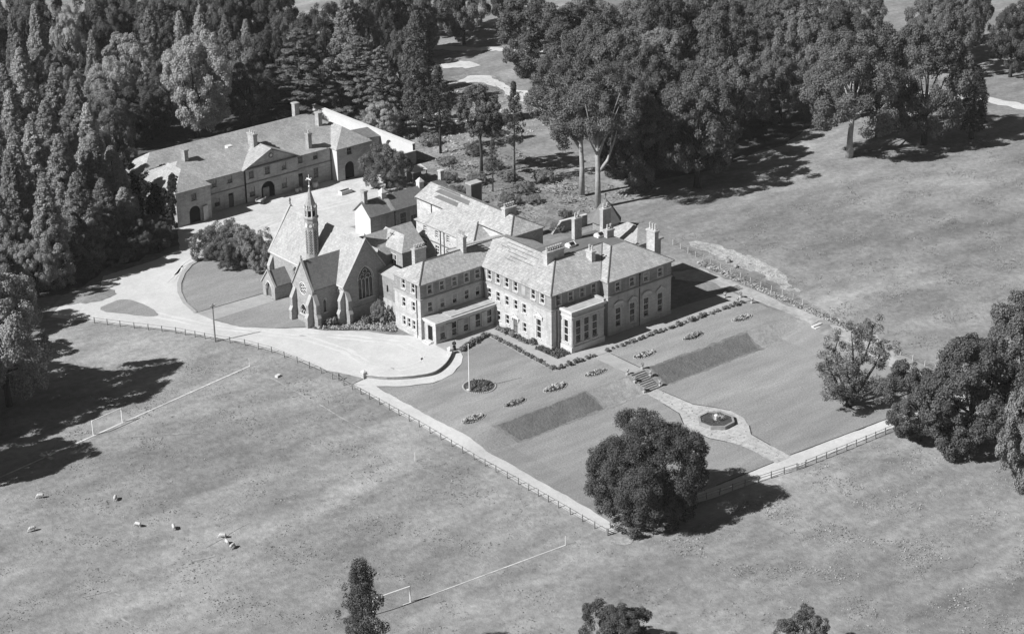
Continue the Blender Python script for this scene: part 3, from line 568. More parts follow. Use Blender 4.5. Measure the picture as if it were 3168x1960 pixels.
downpipe(H, 5.6, 38.0, 0, 9.9); downpipe(H, 5.6, 36.9, 0, 9.9); downpipe(H, 9.7, 45.9, 9, 12)
def slate_patch(par, pts, mat='slate3'): m = MB(); m.prism(pts, (0, 0, 0.035)); return m.build('patched_slates', mat, par)
zR2 = lambda x: 12.02+(x-9.5)*0.5136+0.01
for x0, x1, y0, y1 in ((10.9, 11.7, 39.5, 46.5), (12.0, 12.9, 37.5, 47.5), (13.0, 13.35, 41, 48)): slate_patch(H, [(x0, y0, zR2(x0)), (x1, y0+0.6, zR2(x1)), (x1, y1-0.5, zR2(x1)), (x0, y1, zR2(x0))], 'lead')
zWH = lambda x: 10.37+(x+14.24)*0.5494+0.01
slate_patch(H, [(-13.3, 20.4, zWH(-13.3)), (-11.6, 21.2, zWH(-11.6)), (-11.6, 23.6, zWH(-11.6)), (-13.3, 23.8, zWH(-13.3))], 'slate2')
zMW = lambda x: 10.37+(x+0.42)*0.388+0.01
for x0, y0, L_ in ((3.6, 9.0, 6.5), (4.4, 11.5, 5.5), (5.3, 9.5, 9.0), (6.1, 12.0, 7.0), (2.9, 13.0, 3.0), (5.0, 17.0, 2.5)): slate_patch(H, [(x0, y0, zMW(x0)), (x0+0.14, y0+0.2, zMW(x0+0.14)), (x0+0.14, y0+L_, zMW(x0+0.14)), (x0, y0+L_-0.4, zMW(x0))], 'slate3')
m = MB(); face(m, (26.6, 7.3), S_, 6, 0, 10.4); face(m, (26.6, 16), W_, 8.7, 0, 10.4); face(m, (32.6, 7.3), E_, 8.7, 0, 10.4); face(m, (32.6, 16), N_, 6, 0, 10.4); m.build('wall', 'stone', H)
m = MB(); slopes(m, hip(26.6, 32.6, 7.3, 16, 10.42, 12.5, 'y', None, None, 0.4)); m.build('roof', 'slate2', H)
m = MB(); band(m, 26.6, 32.6, 7.3, 16, 10.1, 10.36, 0.35, 'WSEN'); m.each('cornice', 'trim', H)
# chimneys
chimney(H, 6.9, 7.3, 3.9, 0.95, 11.0, 14.8, 7, 'x'); chimney(H, 12.9, 4.4, 0.85, 1.5, 11.0, 13.9, 2, 'y', poth=0.95)
chimney(H, 26.0, 2.6, 0.95, 2.1, 9.5, 14.9, 3, 'y', poth=1.2); chimney(H, 20.8, 8.4, 1.6, 0.9, 12.8, 14.7, 2, 'x', poth=0.9)
chimney(H, 16.0, 11.6, 1.7, 0.8, 10.0, 17.2, 2, 'x', poth=0.9); chimney(H, 23.0, 11.8, 1.9, 0.85, 9.5, 17.2, 2, 'x', poth=0.9)
chimney(H, -1.6, 22.4, 0.75, 1.9, 11.5, 15.2, 4, 'y', poth=0.95); chimney(H, -7.6, 27.0, 2.5, 0.9, 8.0, 13.2, 4, 'x', poth=0.7)
chimney(H, 13.9, 27.9, 2.7, 0.95, 12.0, 15.3, 5, 'x', poth=0.75)

# ---------------------------------------------------------------- link wall to the chapel
L = thing('link_block', 'low flat-topped stone block joining the mansion wing to the chapel gable', 'outbuilding', (-12, 30, 0))
m = MB(); face(m, (0, 3.4), W_, 7.2, 3.2, 7.6, [arch(2.6, 4.6, 0.5, 1.5)]); face(m, (0, -3.8), S_, 2.5, 0, 7.6); face(m, (2.5, -3.8), E_, 7.2, 0, 7.6); m.build('wall', 'stone_up', L)
m = MB(); face(m, (-0.12, 3.4), W_, 7.2, 0, 3.1); m.box(-0.12, -3.8, 3.1, 0.05, 3.4, 3.25); m.each('plinth', 'stone', L)
m = MB(); m.prism([(-0.2, -3.8, 7.6), (2.6, -3.8, 8.5), (2.6, 3.4, 8.5), (-0.2, 3.4, 7.6)], (0, 0, 0.15)); m.build('coping', 'cornice', L)

# ---------------------------------------------------------------- the chapel
C_ = thing('chapel', 'gothic stone chapel with steep slate roofs, side transept and slim spired turret', 'chapel', (-14.5, 45, 0))
cx, cy = -14.5, 45
def off(p): return (p[0]-cx, p[1]-cy)
XN0, XN1, YN0, YN1, EN, RN = -19.5, -9.5, 33.5, 57.0, 7.0, 14.5
# south gable
gw = arch(4.7, 3.6, 3.1, 6.0)
m = MB(); face(m, off((XN0, YN0)), S_, 10, 0, 0, [gw], 0.35, top=[(10, EN), (5, RN), (0, EN)]); m.build('gable_wall', 'church', C_); m = MB(); face(m, off((XN1, YN1)), N_, 10, 0, 0, top=[(10, EN), (5, RN), (0, EN)])
m.build('gable_wall', 'church', C_); gothic(C_, off((XN0, YN0)), S_, 4.7, 3.6, 3.1, 6.0, 4)
# west wall with two traceried windows, east wall
m = MB(); face(m, off((XN0, YN1)), W_, 23.5, 0, EN, [arch(YN1-34.95, 2.5, 1.0, 3.6), arch(YN1-43.6, 2.5, 0.8, 2.0), arch(YN1-48.7, 2.3, 1.9, 3.9)], 0.3); m.build('wall', 'church', C_); m = MB(); face(m, off((XN1, YN0)), E_, 23.5, 0, EN); m.build('wall', 'church', C_)
gothic(C_, off((XN0, YN1)), W_, YN1-34.95, 2.5, 1.0, 3.6, 2); gothic(C_, off((XN0, YN1)), W_, YN1-48.7, 2.3, 1.9, 3.9, 2); gothic(C_, off((XN0, YN1)), W_, YN1-43.6, 2.5, 0.8, 2.0, 1, False)
m = MB(); slopes(m, [[(a-cx, b-cy, c) for a, b, c in p] for p in hip(XN0, XN1, YN0+0.4, YN1-0.4, EN, RN, 'y', 0, 0, 0.25)], 0.2); m.build('roof', 'slatec', C_)
m = MB(); m.box(XN0-0.3-cx, YN0-cy, EN-0.35, XN0-0.001-cx, YN1-cy, EN-0.05); m.build('eaves_course', 'trim', C_)
def coping(xc, yc, hw, ze, zr, ax, w=0.45):
    """Stone coping along a gable's two slopes. ax: direction the gable faces along."""
    m = MB(); s = (zr-ze)/hw
    for q in (-1, 1):
        a = (q*(hw+0.35), ze-0.35*s+0.1); b = (0, zr+0.1)
        ring = [a, b, (0, zr+0.42), (q*(hw+0.35), ze-0.35*s+0.42)]
        m.prism([((xc+r[0] if ax == 'y' else xc-w/2), (yc-w/2 if ax == 'y' else yc+r[0]), r[1]) for r in ring], (0, w, 0) if ax == 'y' else (w, 0, 0))
    return m.build('coping', 'cornice', C_)
coping(0, YN0-cy, 5, EN, RN, 'y'); coping(0, YN1-cy, 5, EN, RN, 'y')
def cross(x, y, z, s, par, mat='dark_trim'):
    m = MB(); m.box(-0.09*s, -0.09*s, 0, 0.09*s, 0.09*s, 1.1*s); m.box(-0.32*s, -0.07*s, 0.62*s, 0.32*s, 0.07*s, 0.8*s); m.lathe([(0.2*s, 0), (0.12*s, 0.2*s), (0.0, 0.25*s)], 6); m.build('finial', mat, par, (x, y, z), 0.6)
cross(0, YN1-cy, RN+0.3, 1.1, C_); cross(0, YN0-cy, RN+0.3, 0.8, C_)
# transept
TX, TY0, TY1, TE, TR = -24.8, 35.7, 41.5, 7.0, 11.7; tym = (TY0+TY1)/2
rose = [(2.9+1.15*math.cos(2*math.pi*i/20), 6.5+1.15*math.sin(2*math.pi*i/20)) for i in range(20)]
m = MB(); face(m, off((TX, TY1)), W_, 5.8, 0, 0, [rose, arch(2.85, 1.6, 1.9, 1.9)], 0.25, top=[(5.8, TE), (2.9, TR), (0, TE)]); m.build('gable_wall', 'church', C_)
m = MB(); face(m, off((TX, TY0)), S_, 5.3, 0, TE, [arch(2.6, 2.2, 0.7, 2.6)], 0.25); m.build('wall', 'church', C_); m = MB(); face(m, off((XN0, TY1)), N_, 5.3, 0, TE); m.build('wall', 'church', C_)
m = MB(); slopes(m, [[(a-cx, b-cy, c) for a, b, c in p] for p in hip(TX+0.3, -15.5, TY0, TY1, TE, TR, 'x', 0, 0, 0.25)], 0.2); m.build('roof', 'slate3', C_)
coping(TX-cx, tym-cy, 2.9, TE, TR, 'x'); cross(TX-cx, tym-cy, TR+0.25, 0.75, C_)
wo_ = MB(); wo_.tube([(1.15*math.cos(t), 0.05, 1.15*math.sin(t)) for t in (2*math.pi*i/20 for i in range(21))], 0.12, 5)
for k in range(6):
    a = 2*math.pi*k/6+0.3; q = (0.62*math.cos(a), 0.62*math.sin(a)) if k else (0.62*math.cos(0.3), 0.62*math.sin(0.3))
    wo_.tube([(q[0]+0.3*math.cos(t), 0.12, q[1]+0.3*math.sin(t)) for t in (2*math.pi*i/10 for i in range(11))], 0.07, 4)
wo_.tube([(0.27*math.cos(t), 0.12, 0.27*math.sin(t)) for t in (2*math.pi*i/10 for i in range(11))], 0.06, 4)
rw = wo_.build('rose_window', 'trim', C_, (TX-cx, tym-cy, 6.5), W_); g = MB(); g.poly([(1.15*math.cos(2*math.pi*i/20), 0.2, 1.15*math.sin(2*math.pi*i/20)) for i in range(20)]); g.build('pane', 'glass', rw)
gothic(C_, off((TX, TY1)), W_, 2.85, 1.6, 1.9, 1.9, 3, False); gothic(C_, off((TX, TY0)), S_, 2.6, 2.2, 0.7, 2.6, 1, False)
m = MB(); m.box(TX-0.12-cx, TY0-0.12-cy, 0, TX-0.001-cx, TY1+0.12-cy, 1.0); m.box(TX-cx, TY0-0.12-cy, 0, XN0-cx, TY0-0.001-cy, 1.0); m.box(XN0-0.12-cx, YN0-0.12-cy, 0, XN0-0.001-cx, TY0-0.13-cy, 1.0); m.box(XN0-cx, YN0-0.14-cy, 0, XN1-cx, YN0-0.001-cy, 2.4); m.each('plinth', 'church', C_)
_bt = None
def buttress(x, y, ang, s=1.0):
    global _bt
    if _bt is None:
        m = MB(); m.prism([(-0.36, 0, 0), (-0.36, -1.25, 0), (-0.36, -1.25, 1.9), (-0.36, -0.95, 2.6), (-0.36, -0.95, 4.3), (-0.36, -0.55, 5.1), (-0.36, 0, 6.0)], (0.72, 0, 0)); _bt = m.mesh('buttress', 'church')
    o = put('buttress', _bt, C_, (x-cx, y-cy, 0), ang)
    m = MB(); m.prism([(-0.42, -1.02, 2.45), (-0.42, -1.32, 1.82), (-0.42, -1.32, 1.95), (-0.42, -0.9, 2.8)], (0.84, 0, 0)); m.prism([(-0.42, -1.0, 4.2), (-0.42, -1.0, 4.36), (-0.42, -0.1, 6.1), (-0.42, -0.02, 5.9)], (0.84, 0, 0)); m.build('weathering', 'cornice', o)
for x, y, a in ((TX-0.02, 36.1, W_), (TX-0.02, 41.1, W_), (TX+0.4, TY0-0.02, S_), (XN0-0.02, 33.85, W_), (XN0+0.45, YN0-0.02, S_), (XN1-0.5, YN0-0.02, S_), (XN0-0.02, 46.6, W_), (XN0-0.02, 56.4, W_)): buttress(x, y, a)
# porch
PX, PY0, PY1 = -23.2, 50.4, 54.4
m = MB(); face(m, off((PX, PY1)), W_, 4, 0, 0, [arch(2.0, 0.05, 1.9, 3.1)], 0.5, top=[(4, 2.7), (2, 5.2), (0, 2.7)]); face(m, off((PX, PY0)), S_, 3.7, 0, 2.7); face(m, off((XN0, PY1)), N_, 3.7, 0, 2.7); m.build('porch_wall', 'church', C_)
m = MB(); slopes(m, [[(a-cx, b-cy, c) for a, b, c in p] for p in hip(PX+0.25, XN0, PY0, PY1, 2.7, 5.2, 'x', 0, 0, 0.2)], 0.15); m.build('porch_roof', 'slate3', C_)
coping(PX-cx, 52.4-cy, 2, 2.7, 5.2, 'x', 0.4)
m = MB(); m.poly([(a-2.0, 0.45, b) for a, b in arch(2.0, 0.05, 1.9, 3.1)]); dr = m.build('door', 'door', C_, (PX-cx, 52.4-cy, 0), W_)
for k in range(4):
    m = MB(); m.box(-0.9+0.46*k, 0.4, 0.1, -0.5+0.46*k, 0.44, 2.2); m.build('door_board', 'dark_trim', dr)
m = MB(); m.tube([((a-2.0)*1.1, -0.03, b+0.05) for a, b in arch(2.0, 0.05, 1.9, 3.1)[1:]], 0.12, 4); m.tube([((a-2.0)*0.9, 0.15, b-0.1) for a, b in arch(2.0, 0.05, 1.9, 3.1)[1:]], 0.09, 4); m.build('door_arch', 'trim', C_, (PX-cx, 52.4-cy, 0), W_)
# turret
P8 = math.pi/8
m = MB(); m.lathe([(1.3, 0), (1.3, 9), (1.22, 9.3), (1.22, 16.3), (1.4, 16.5), (1.4, 16.75), (1.2, 16.9)], 8, ph=P8); TT = m.build('turret', 'church', C_, (-18.2-cx, 44.7-cy, 0))
m = MB(); m.lathe([(0.8, 16.9), (0.8, 18.6)], 8, ph=P8); m.build('lantern_core', 'void', TT)
for k in range(8):
    a = P8+k*math.pi/4; m = MB(); m.lathe([(0.15, 16.9), (0.13, 18.3), (0.2, 18.5), (0.0, 19.3)], 6, (1.08*math.cos(a), 1.08*math.sin(a), 0)); m.build('lantern_shaft', 'trim', TT)
    a = k*math.pi/4; c, s = math.cos(a), math.sin(a); m = MB(); m.prism([(1.0*c-0.36*-s, 1.0*s-0.36*c, 18.1), (1.0*c+0.36*-s, 1.0*s+0.36*c, 18.1), (1.0*c, 1.0*s, 19.0)], (0.12*c, 0.12*s, 0)); m.build('gablet', 'church', TT)
m = MB(); m.lathe([(1.12, 18.45), (0.62, 20.2), (0.12, 22.0), (0.0, 22.1)], 8, ph=P8); m.build('spire', 'church', TT)
m = MB(); m.lathe([(0.05, 22.0), (0.05, 24.6), (0.0, 24.7)], 6); m.lathe([(0.16, 22.3), (0.2, 22.45), (0.0, 22.7)], 8); m.box(-0.06, -0.62, 23.7, 0.06, 0.62, 23.86); m.box(-0.62, -0.061, 23.7, 0.62, 0.061, 23.861); m.lathe([(0.0, 23.55), (0.24, 23.78), (0.0, 24.0)], 8); m.build('finial', 'paint', TT)
for k in range(8):
    a = k*math.pi/4; c, s = math.cos(a), math.sin(a)
    ring = [(1.14*c-0.42*math.cos(t)*s, 1.14*s+0.42*math.cos(t)*c, 15.3+0.42*math.sin(t)) for t in (2*math.pi*i/12 for i in range(13))]
    m = MB(); m.tube(ring, 0.08, 5); md = m.build('medallion', 'dark_trim' if k % 2 else 'trim', TT)
    m = MB(); m.poly([(p[0]-0.0*c, p[1], p[2]) for p in ring[:-1]]); m.build('medallion_disc', 'trim' if k in (3, 4, 5) else 'cornice', TT)
    m = MB()                                            # pierced sound holes of the bell stage
    for j in range(9):
        for q in (-0.16, 0.0, 0.16):
            z = 9.9+0.5*j+(0.25 if q == 0 else 0); m.box(-0.062+q, -0.02, z, 0.062+q, 0.02, z+0.22)
    lo = m.build('sound_holes', 'void', TT, (1.135*c, 1.135*s, 0), a+math.pi/2); lo['kind'] = 'stuff'

# ---------------------------------------------------------------- sacristy wing behind the chapel
Q = thing('sacristy', 'slate-roofed sacristy wing with tall paired window between chapel and mansion', 'outbuilding', (-3, 42, 0))
qx, qy = -3, 42
qo = lambda p: (p[0]-qx, p[1]-qy)
m = MB(); face(m, qo((-9.5, 40)), S_, 12.5, 0, 7.4); face(m, qo((3, 40)), E_, 7.5, 0, 0, top=[(7.5, 7.4), (3.75, 10.6), (0, 7.4)]); face(m, qo((3, 47.5)), N_, 12.5, 0, 7.4); m.build('wall', 'church', Q)
wall_with(Q, qo((-4.3, 44)), W_, 7.5, 0, 8.5, [(4.2, 4.2, 0.75, 3.2, 3, 1), (5.2, 4.2, 0.75, 3.2, 3, 1)], 'church')
m = MB(); face(m, qo((-4.3, 36.5)), S_, 4.6, 0, 8.5); face(m, qo((0.3, 36.5)), E_, 7.5, 0, 8.5); m.build('wall', 'church', Q)
m = MB(); slopes(m, [[(a-qx, b-qy, c) for a, b, c in p] for p in hip(-12.5, 3.0, 40, 47.5, 7.42, 10.6, 'x', 0, 0, 0.3)]); m.build('roof', 'slate2', Q)
m = MB(); slopes(m, [[(a-qx, b-qy, c) for a, b, c in p] for p in hip(-4.3, 0.3, 36.5, 44.2, 8.52, 10.7, 'y', 2.3, 0, 0.35)]); m.build('roof', 'slate', Q)
m = MB(); m.prism([(-8.4-qx, 39.4-qy, 7.0), (-6.6-qx, 39.4-qy, 7.0), (-7.5-qx, 39.4-qy, 9.2)], (0, 3.0, 0)); m.build('dormer', 'slatec', Q)
m = MB(); m.tube([(0.2, -4.4, 8.6), (1.4, -3.6, 9.6)], 0.25, 6); m.build('flue', 'trim', Q)

# ---------------------------------------------------------------- long service range
G = thing('service_range', 'long low service range with white gable and dark slate roof behind the mansion', 'outbuilding', (18, 66.4, 0))
gx, gy = 18, 66.4; go = lambda p: (p[0]-gx, p[1]-gy)
m = MB(); face(m, go((8.2, 69)), W_, 5.2, 0, 0, top=[(5.2, 4.5), (2.6, 7.1), (0, 4.5)]); m.build('gable_wall', 'lime', G)
wall_with(G, go((8.2, 63.8)), S_, 20, 0, 4.5, [(u, 1.2, 1.5, 2.3, 2, 2) for u in (8.0, 10.6, 13.2)]+[(17, 1.2, 1.2, 1.8)], 'stone_up', fm='wood')
m = MB(); face(m, go((28.2, 63.8)), E_, 5.2, 0, 0, top=[(5.2, 4.5), (2.6, 7.1), (0, 4.5)]); face(m, go((28.2, 69)), N_, 20, 0, 4.5); m.build('wall', 'stable', G)
m = MB(); slopes(m, [[(a-gx, b-gy, c) for a, b, c in p] for p in hip(8.2, 28.2, 63.8, 69, 4.52, 7.1, 'x', 0, 0, 0.3)]); m.build('roof', 'slate3', G)
m = MB(); m.prism([(13.2-gx, 63.6-gy, 4.62), (14.2-gx, 63.6-gy, 4.62), (14.0-gx, 66.4-gy, 7.18), (13.0-gx, 66.4-gy, 7.18)], (0, 0, 0.05)); m.build('patched_slates', 'slate2', G)
downpipe(G, 14.1-gx, 63.68-gy, 0, 4.4)
chimney(G, 8.8-gx, 66.4-gy, 0.8, 1.1, 5.5, 9.3, 0, 'y', mat='stable'); 
for x in (13.2, 22.5):
    m = MB(); m.box(-0.55, -0.55, 6.4, 0.55, 0.55, 7.9); v = m.build('ventilator', 'lime', G, (x-gx, 66.4-gy, 0)); m = MB(); m.lathe([(0.95, 7.9), (0.1, 8.7), (0, 8.8)], 4, ph=math.pi/4); m.build('ventilator_cap', 'trim', v)
chimney(G, 28.0-gx, 66.6-gy, 0.8, 0.9, 5.5, 8.9, 0, 'y', mat='chim')
J = thing('brick_stack', 'square dark brick stack standing alone behind the mansion rear range', 'chimney', (20.6, 46.6, 0)); m = MB(); m.box(-1.3, -0.8, 0, 1.3, 0.8, 13.2); m.build('shaft', 'dark_trim', J); m = MB(); m.box(-1.42, -0.92, 13.2, 1.42, 0.92, 13.45); m.build('cap', 'cornice', J)

# ---------------------------------------------------------------- stable block
B = thing('stable_block', 'long two-storey stable block with pediment, end towers and double slate roof', 'stables', (7, 100, 0))
bx_, by_ = 7, 100; bo = lambda p: (p[0]-bx_, p[1]-by_)
ZB = 7.3
up = [(x+9, 5.35, 1.15, 1.5, 2, 2) for x in (-6.4, -2.66)]; 
wall_with(B, bo((-9, 97.3)), S_, 9.9, 0, ZB, up+[(3.0, 1.1, 1.3, 1.7, 2, 2)], 'stable', fm='wood', extra=[rect(6.35, 0.05, 1.2, 3.1)])
wall_with(B, bo((0.9, 96.9)), S_, 12.8, 0, ZB+0.1, [(x-0.9, 5.3, 1.2, 1.6, 2, 2) for x in (2.25, 6.2, 10.27)]+[(1.35, 1.3, 1.35, 2.1, 2, 2), (9.25, 1.3, 1.35, 2.1, 2, 2)], 'stable', fm='wood', extra=[arch(5.2, 0.05, 3.3, 3.7, False)])
wall_with(B, bo((13.7, 97.3)), S_, 8.8, 0, ZB, [(0.95, 5.6, 1.15, 1.5, 2, 2), (4.75, 5.6, 1.15, 1.5, 2, 2), (4.7, 1.5, 1.2, 2.2, 2, 2)], 'stable', fm='wood', extra=[rect(0.85, 0.05, 1.15, 3.3)])
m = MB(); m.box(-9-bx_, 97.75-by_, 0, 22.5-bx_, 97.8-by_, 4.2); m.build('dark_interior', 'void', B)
for x in (-2.65, 14.55):
    m = MB(); m.box(x-0.55-bx_, 97.45-by_, 0.05, x+0.55-bx_, 97.5-by_, 2.6); m.build('door', 'door', B)
for x, w_ in ((5.05, 1.5),): m = MB(); m.box(x-bx_, 97.2-by_, 0.05, x+w_-bx_, 97.26-by_, 2.4); m.build('door', 'wood', B)
m = MB(); m.box(-9-bx_, 97.2-by_, 3.9, 0.88-bx_, 97.299-by_, 4.1); m.box(0.85-bx_, 96.78-by_, 4.2, 13.75-bx_, 96.899-by_, 4.4); m.box(13.72-bx_, 97.2-by_, 4.3, 22.5-bx_, 97.299-by_, 4.5); m.each('string_course', 'dark_trim', B)
# pediment over the centre
m = MB(); m.prism([(0.6-bx_, 96.95-by_, 7.4), (14-bx_, 96.95-by_, 7.4), (7.3-bx_, 96.95-by_, 10.4)], (0, 0.4, 0)); pdm = m.build('pediment', 'stable', B)
m = MB(); m.box(0.4-bx_, 96.6-by_, 7.3, 14.2-bx_, 97.1-by_, 7.55); m.build('pediment_cornice', 'dark_trim', pdm)
m = MB(); slopes(m, [[(0.2-bx_, 96.5-by_, 7.45), (0.2-bx_, 103-by_, 7.45), (7.3-bx_, 103-by_, 10.75), (7.3-bx_, 96.5-by_, 10.75)], [(14.4-bx_, 96.5-by_, 7.45), (7.3-bx_, 96.5-by_, 10.75), (7.3-bx_, 103-by_, 10.75), (14.4-bx_, 103-by_, 7.45)]]); m.build('roof', 'slate2', pdm)
m = MB(); m.tube([(7.3-bx_+0.45*math.cos(t), 96.9-by_, 9.1+0.45*math.sin(t)) for t in (2*math.pi*i/12 for i in range(13))], 0.14, 5); ck = m.build('clock', 'dark_trim', pdm); m = MB(); m.prism([(7.3-bx_+0.38*math.cos(2*math.pi*i/12), 96.87-by_, 9.1+0.38*math.sin(2*math.pi*i/12)) for i in range(12)], (0, 0.05, 0)); m.build('clock_face', 'trim', pdm)
# towers
for x0, x1, y0, wl, ar in ((-17, -9, 94.6, (4.1, 4.8), (4.1, 2.6, 3.6)), (22.5, 31.3, 95.2, (3.2, 5.5), (3.1, 2.4, 3.9))):
    wall_with(B, bo((x0, y0)), S_, x1-x0, 0, ZB, [(wl[0], wl[1], 1.2, 1.5, 2, 2)], 'stable', extra=[arch(ar[0], 0.05, ar[1], ar[2], False)], name='tower_wall', fm='wood')
    m = MB(); face(m, bo((x0, 116 if x0 < 0 else 103)), W_, (116 if x0 < 0 else 103)-y0, 0, ZB); face(m, bo((x1, y0)), E_, (103 if x0 < 0 else 116)-y0, 0, ZB); m.build('tower_wall', 'lime' if x0 > 0 else 'stable', B)
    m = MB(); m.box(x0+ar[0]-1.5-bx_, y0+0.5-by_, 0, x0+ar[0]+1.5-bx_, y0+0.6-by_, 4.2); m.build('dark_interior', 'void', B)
    m = MB(); slopes(m, [[(a-bx_, b-by_, c) for a, b, c in p] for p in hip(x0, x1, y0, 103.4, 7.32, 10.5, 'y', 4.0, 0, 0.3)]); m.build('tower_roof', 'slate2', B)
m = MB(); face(m, bo((31.3, 116)), N_, 48.3, 0, ZB); m.build('wall', 'stable', B)
m = MB(); slopes(m, [[(a-bx_, b-by_, c) for a, b, c in p] for p in hip(-17, 31.3, 97.3, 109.3, 7.34, 10.5, 'x', 6, 6, 0.3)]); m.build('roof', 'slate2', B)
m = MB(); slopes(m, [[(a-bx_, b-by_, c) for a, b, c in p] for p in hip(-17, 31.3, 107.2, 116.2, 7.36, 10.55, 'x', 4.5, 4.5, 0.3)]); m.build('roof', 'slate2', B)
chimney(B, -9.2-bx_, 103.2-by_, 0.9, 1.2, 9.5, 12.6, 0, 'y', mat='stable'); chimney(B, 6.3-bx_, 102.0-by_, 0.95, 2.2, 8.5, 12.9, 3, 'y', mat='stable', poth=0.6); chimney(B, 17.9-bx_, 98.6-by_, 0.9, 1.0, 7.2, 11.2, 1, 'y', mat='stable', poth=0.6)
chimney(B, 24.0-bx_, 103.6-by_, 0.95, 1.3, 9.5, 13.2, 0, 'y', mat='stable'); chimney(B, 24.2-bx_, 112.6-by_, 1.1, 1.2, 9, 13.2, 0, 'y', mat='stable')
m = MB(); m.box(1.6-bx_, 104.2-by_, 9.2, 2.9-bx_, 105.4-by_, 10.4); m.build('roof_hatch', 'lime', B)
downpipe(B, 0.82-bx_, 97.2-by_, 0, 7.2); downpipe(B, 13.8-bx_, 97.2-by_, 0, 7.2); downpipe(B, 22.3-bx_, 97.2-by_, 0, 7.2)
gt_ = thing('yard_gate', 'pale boarded gate leaf standing open beside the stable tower arch', 'gate', (-11.3, 94.0, 0), 0.35)
for k in range(5):
    m = MB(); m.box(-0.02+0.3*k, -0.05, 0.15, 0.27+0.3*k, 0.0, 3.3-0.05*abs(k-2)); m.build('board', 'palewood', gt_)
for z in (0.6, 2.6): m = MB(); m.box(0, 0.001, z, 1.5, 0.06, z+0.18); m.build('gate_rail', 'wood', gt_)

# ---------------------------------------------------------------- walls, shed, larder
w1 = thing('yard_wall', 'tall pale yard wall with round arched gateway right of the stable block', 'wall', (41.5, 94, 0))
m = MB(); face(m, (0, 38), W_, 38, 0, 4.4, [arch(29.5, 0.02, 2.7, 3.3, False)], 0.6); m.box(0.6, 0, 0, 0.62, 38, 4.4); m.build('wall', 'lime', w1)
m = MB(); m.box(-0.1, 0, 4.4, 0.75, 38, 4.58); m.build('coping', 'lime', w1)
m = MB(); face(m, (-7.5, -0.3), S_, 8.1, 0, 2.9); m.box(-7.5, -0.299, 0, 0.6, 0.1, 2.88); m.build('return_wall', 'stone_up', w1); m = MB(); m.box(-7.6, -0.4, 2.9, 0.7, 0.2, 3.05); m.build('return_coping', 'trim', w1)
m = MB(); face(m, (-9.7, 12), S_, 9.6, 0, 3.4); m.build('lean_to_wall', 'stone_up', w1); m = MB(); slopes(m, [[(-9.8, 11.7, 4.3), (-0.05, 11.7, 3.5), (-0.05, 16.5, 4.4), (-9.8, 16.5, 5.0)]]); m.build('lean_to_roof', 'slate3', w1)
sd = thing('shed', 'small open shed with pale sheet roof beside the yard tree', 'shed', (35.6, 84.9, 0))
m = MB(); m.prism([(-2.0, -1.2, 2.3), (2.0, -1.2, 2.3), (2.0, 1.3, 2.9), (-2.0, 1.3, 2.9)], (0, 0, 0.08)); m.build('roof', 'trim', sd)
for x, y in ((-1.8, -1.0), (1.8, -1.0), (-1.8, 1.1), (1.8, 1.1)): m = MB(); m.box(x-0.08, y-0.08, 0, x+0.08, y+0.08, 2.35); m.build('post', 'wood', sd)
m = MB(); m.box(-1.9, 1.0, 0, 1.9, 1.08, 2.6); m.build('back_board', 'wood', sd)
ld = thing('garden_house', 'dark octagonal garden house with pointed slate roof and finial behind the mansion', 'pavilion', (45.6, 36.6, 0))
m = MB(); m.lathe([(2.7, 0), (2.7, 2.4)], 8, ph=P8); m.build('wall', 'stone_up', ld); m = MB(); m.lathe([(3.3, 2.3), (1.3, 5.2), (0.1, 6.6), (0, 6.65)], 8, ph=P8); m.build('roof', 'dark_trim', ld); m = MB(); m.lathe([(0.06, 6.5), (0.06, 7.3), (0.16, 7.4), (0.0, 7.9)], 6); m.build('finial', 'iron', ld)
gw_ = thing('garden_wall', 'old stone garden wall with pale coping leading to the garden house', 'wall', (42.6, 41.5, 0), -0.08)
m = MB(); m.box(-4.2, -0.25, 0, 2.2, 0.25, 2.2); m.prism([(-4.2, -0.25, 0), (-4.2, -0.25, 2.2), (-6.0, -0.25, 0.6), (-6.4, -0.25, 0)], (0, 0.5, 0)); m.build('wall', 'stone_up', gw_); m = MB(); m.box(-4.3, -0.33, 2.2, 2.2, 0.33, 2.34); m.build('coping', 'trim', gw_)

# ---------------------------------------------------------------- leaves
def leaf_mesh(name, P, Nn, S, mat, aspect=0.75):
    n = len(P); P = np.asarray(P, float); Nn = np.asarray(Nn, float); Nn /= np.linalg.norm(Nn, axis=1)[:, None]+1e-9
    R = rng.normal(size=(n, 3)); T = np.cross(Nn, R); T /= np.linalg.norm(T, axis=1)[:, None]+1e-9; Bn = np.cross(Nn, T)
    S = np.asarray(S, float)[:, None]; a = T*S; b = Bn*S*aspect; k = rng.uniform(-0.35, 0.35, (n, 1))
    V = np.empty((n, 4, 3)); V[:, 0] = P-a; V[:, 1] = P-b+a*k; V[:, 2] = P+a; V[:, 3] = P+b+a*k
    me = bpy.data.meshes.new(name); me.vertices.add(4*n); me.vertices.foreach_set('co', V.reshape(-1))
    me.loops.add(4*n); me.loops.foreach_set('vertex_index', np.arange(4*n, dtype=np.int32))
    me.polygons.add(n); me.polygons.foreach_set('loop_start', np.arange(0, 4*n, 4, dtype=np.int32))
    try: me.polygons.foreach_set('loop_total', np.full(n, 4, dtype=np.int32))
    except Exception: pass
    me.materials.append(M[mat]); me.update(calc_edges=True); return me
def unit(n):
    v = rng.normal(size=(n, 3)); return v/np.linalg.norm(v, axis=1)[:, None]
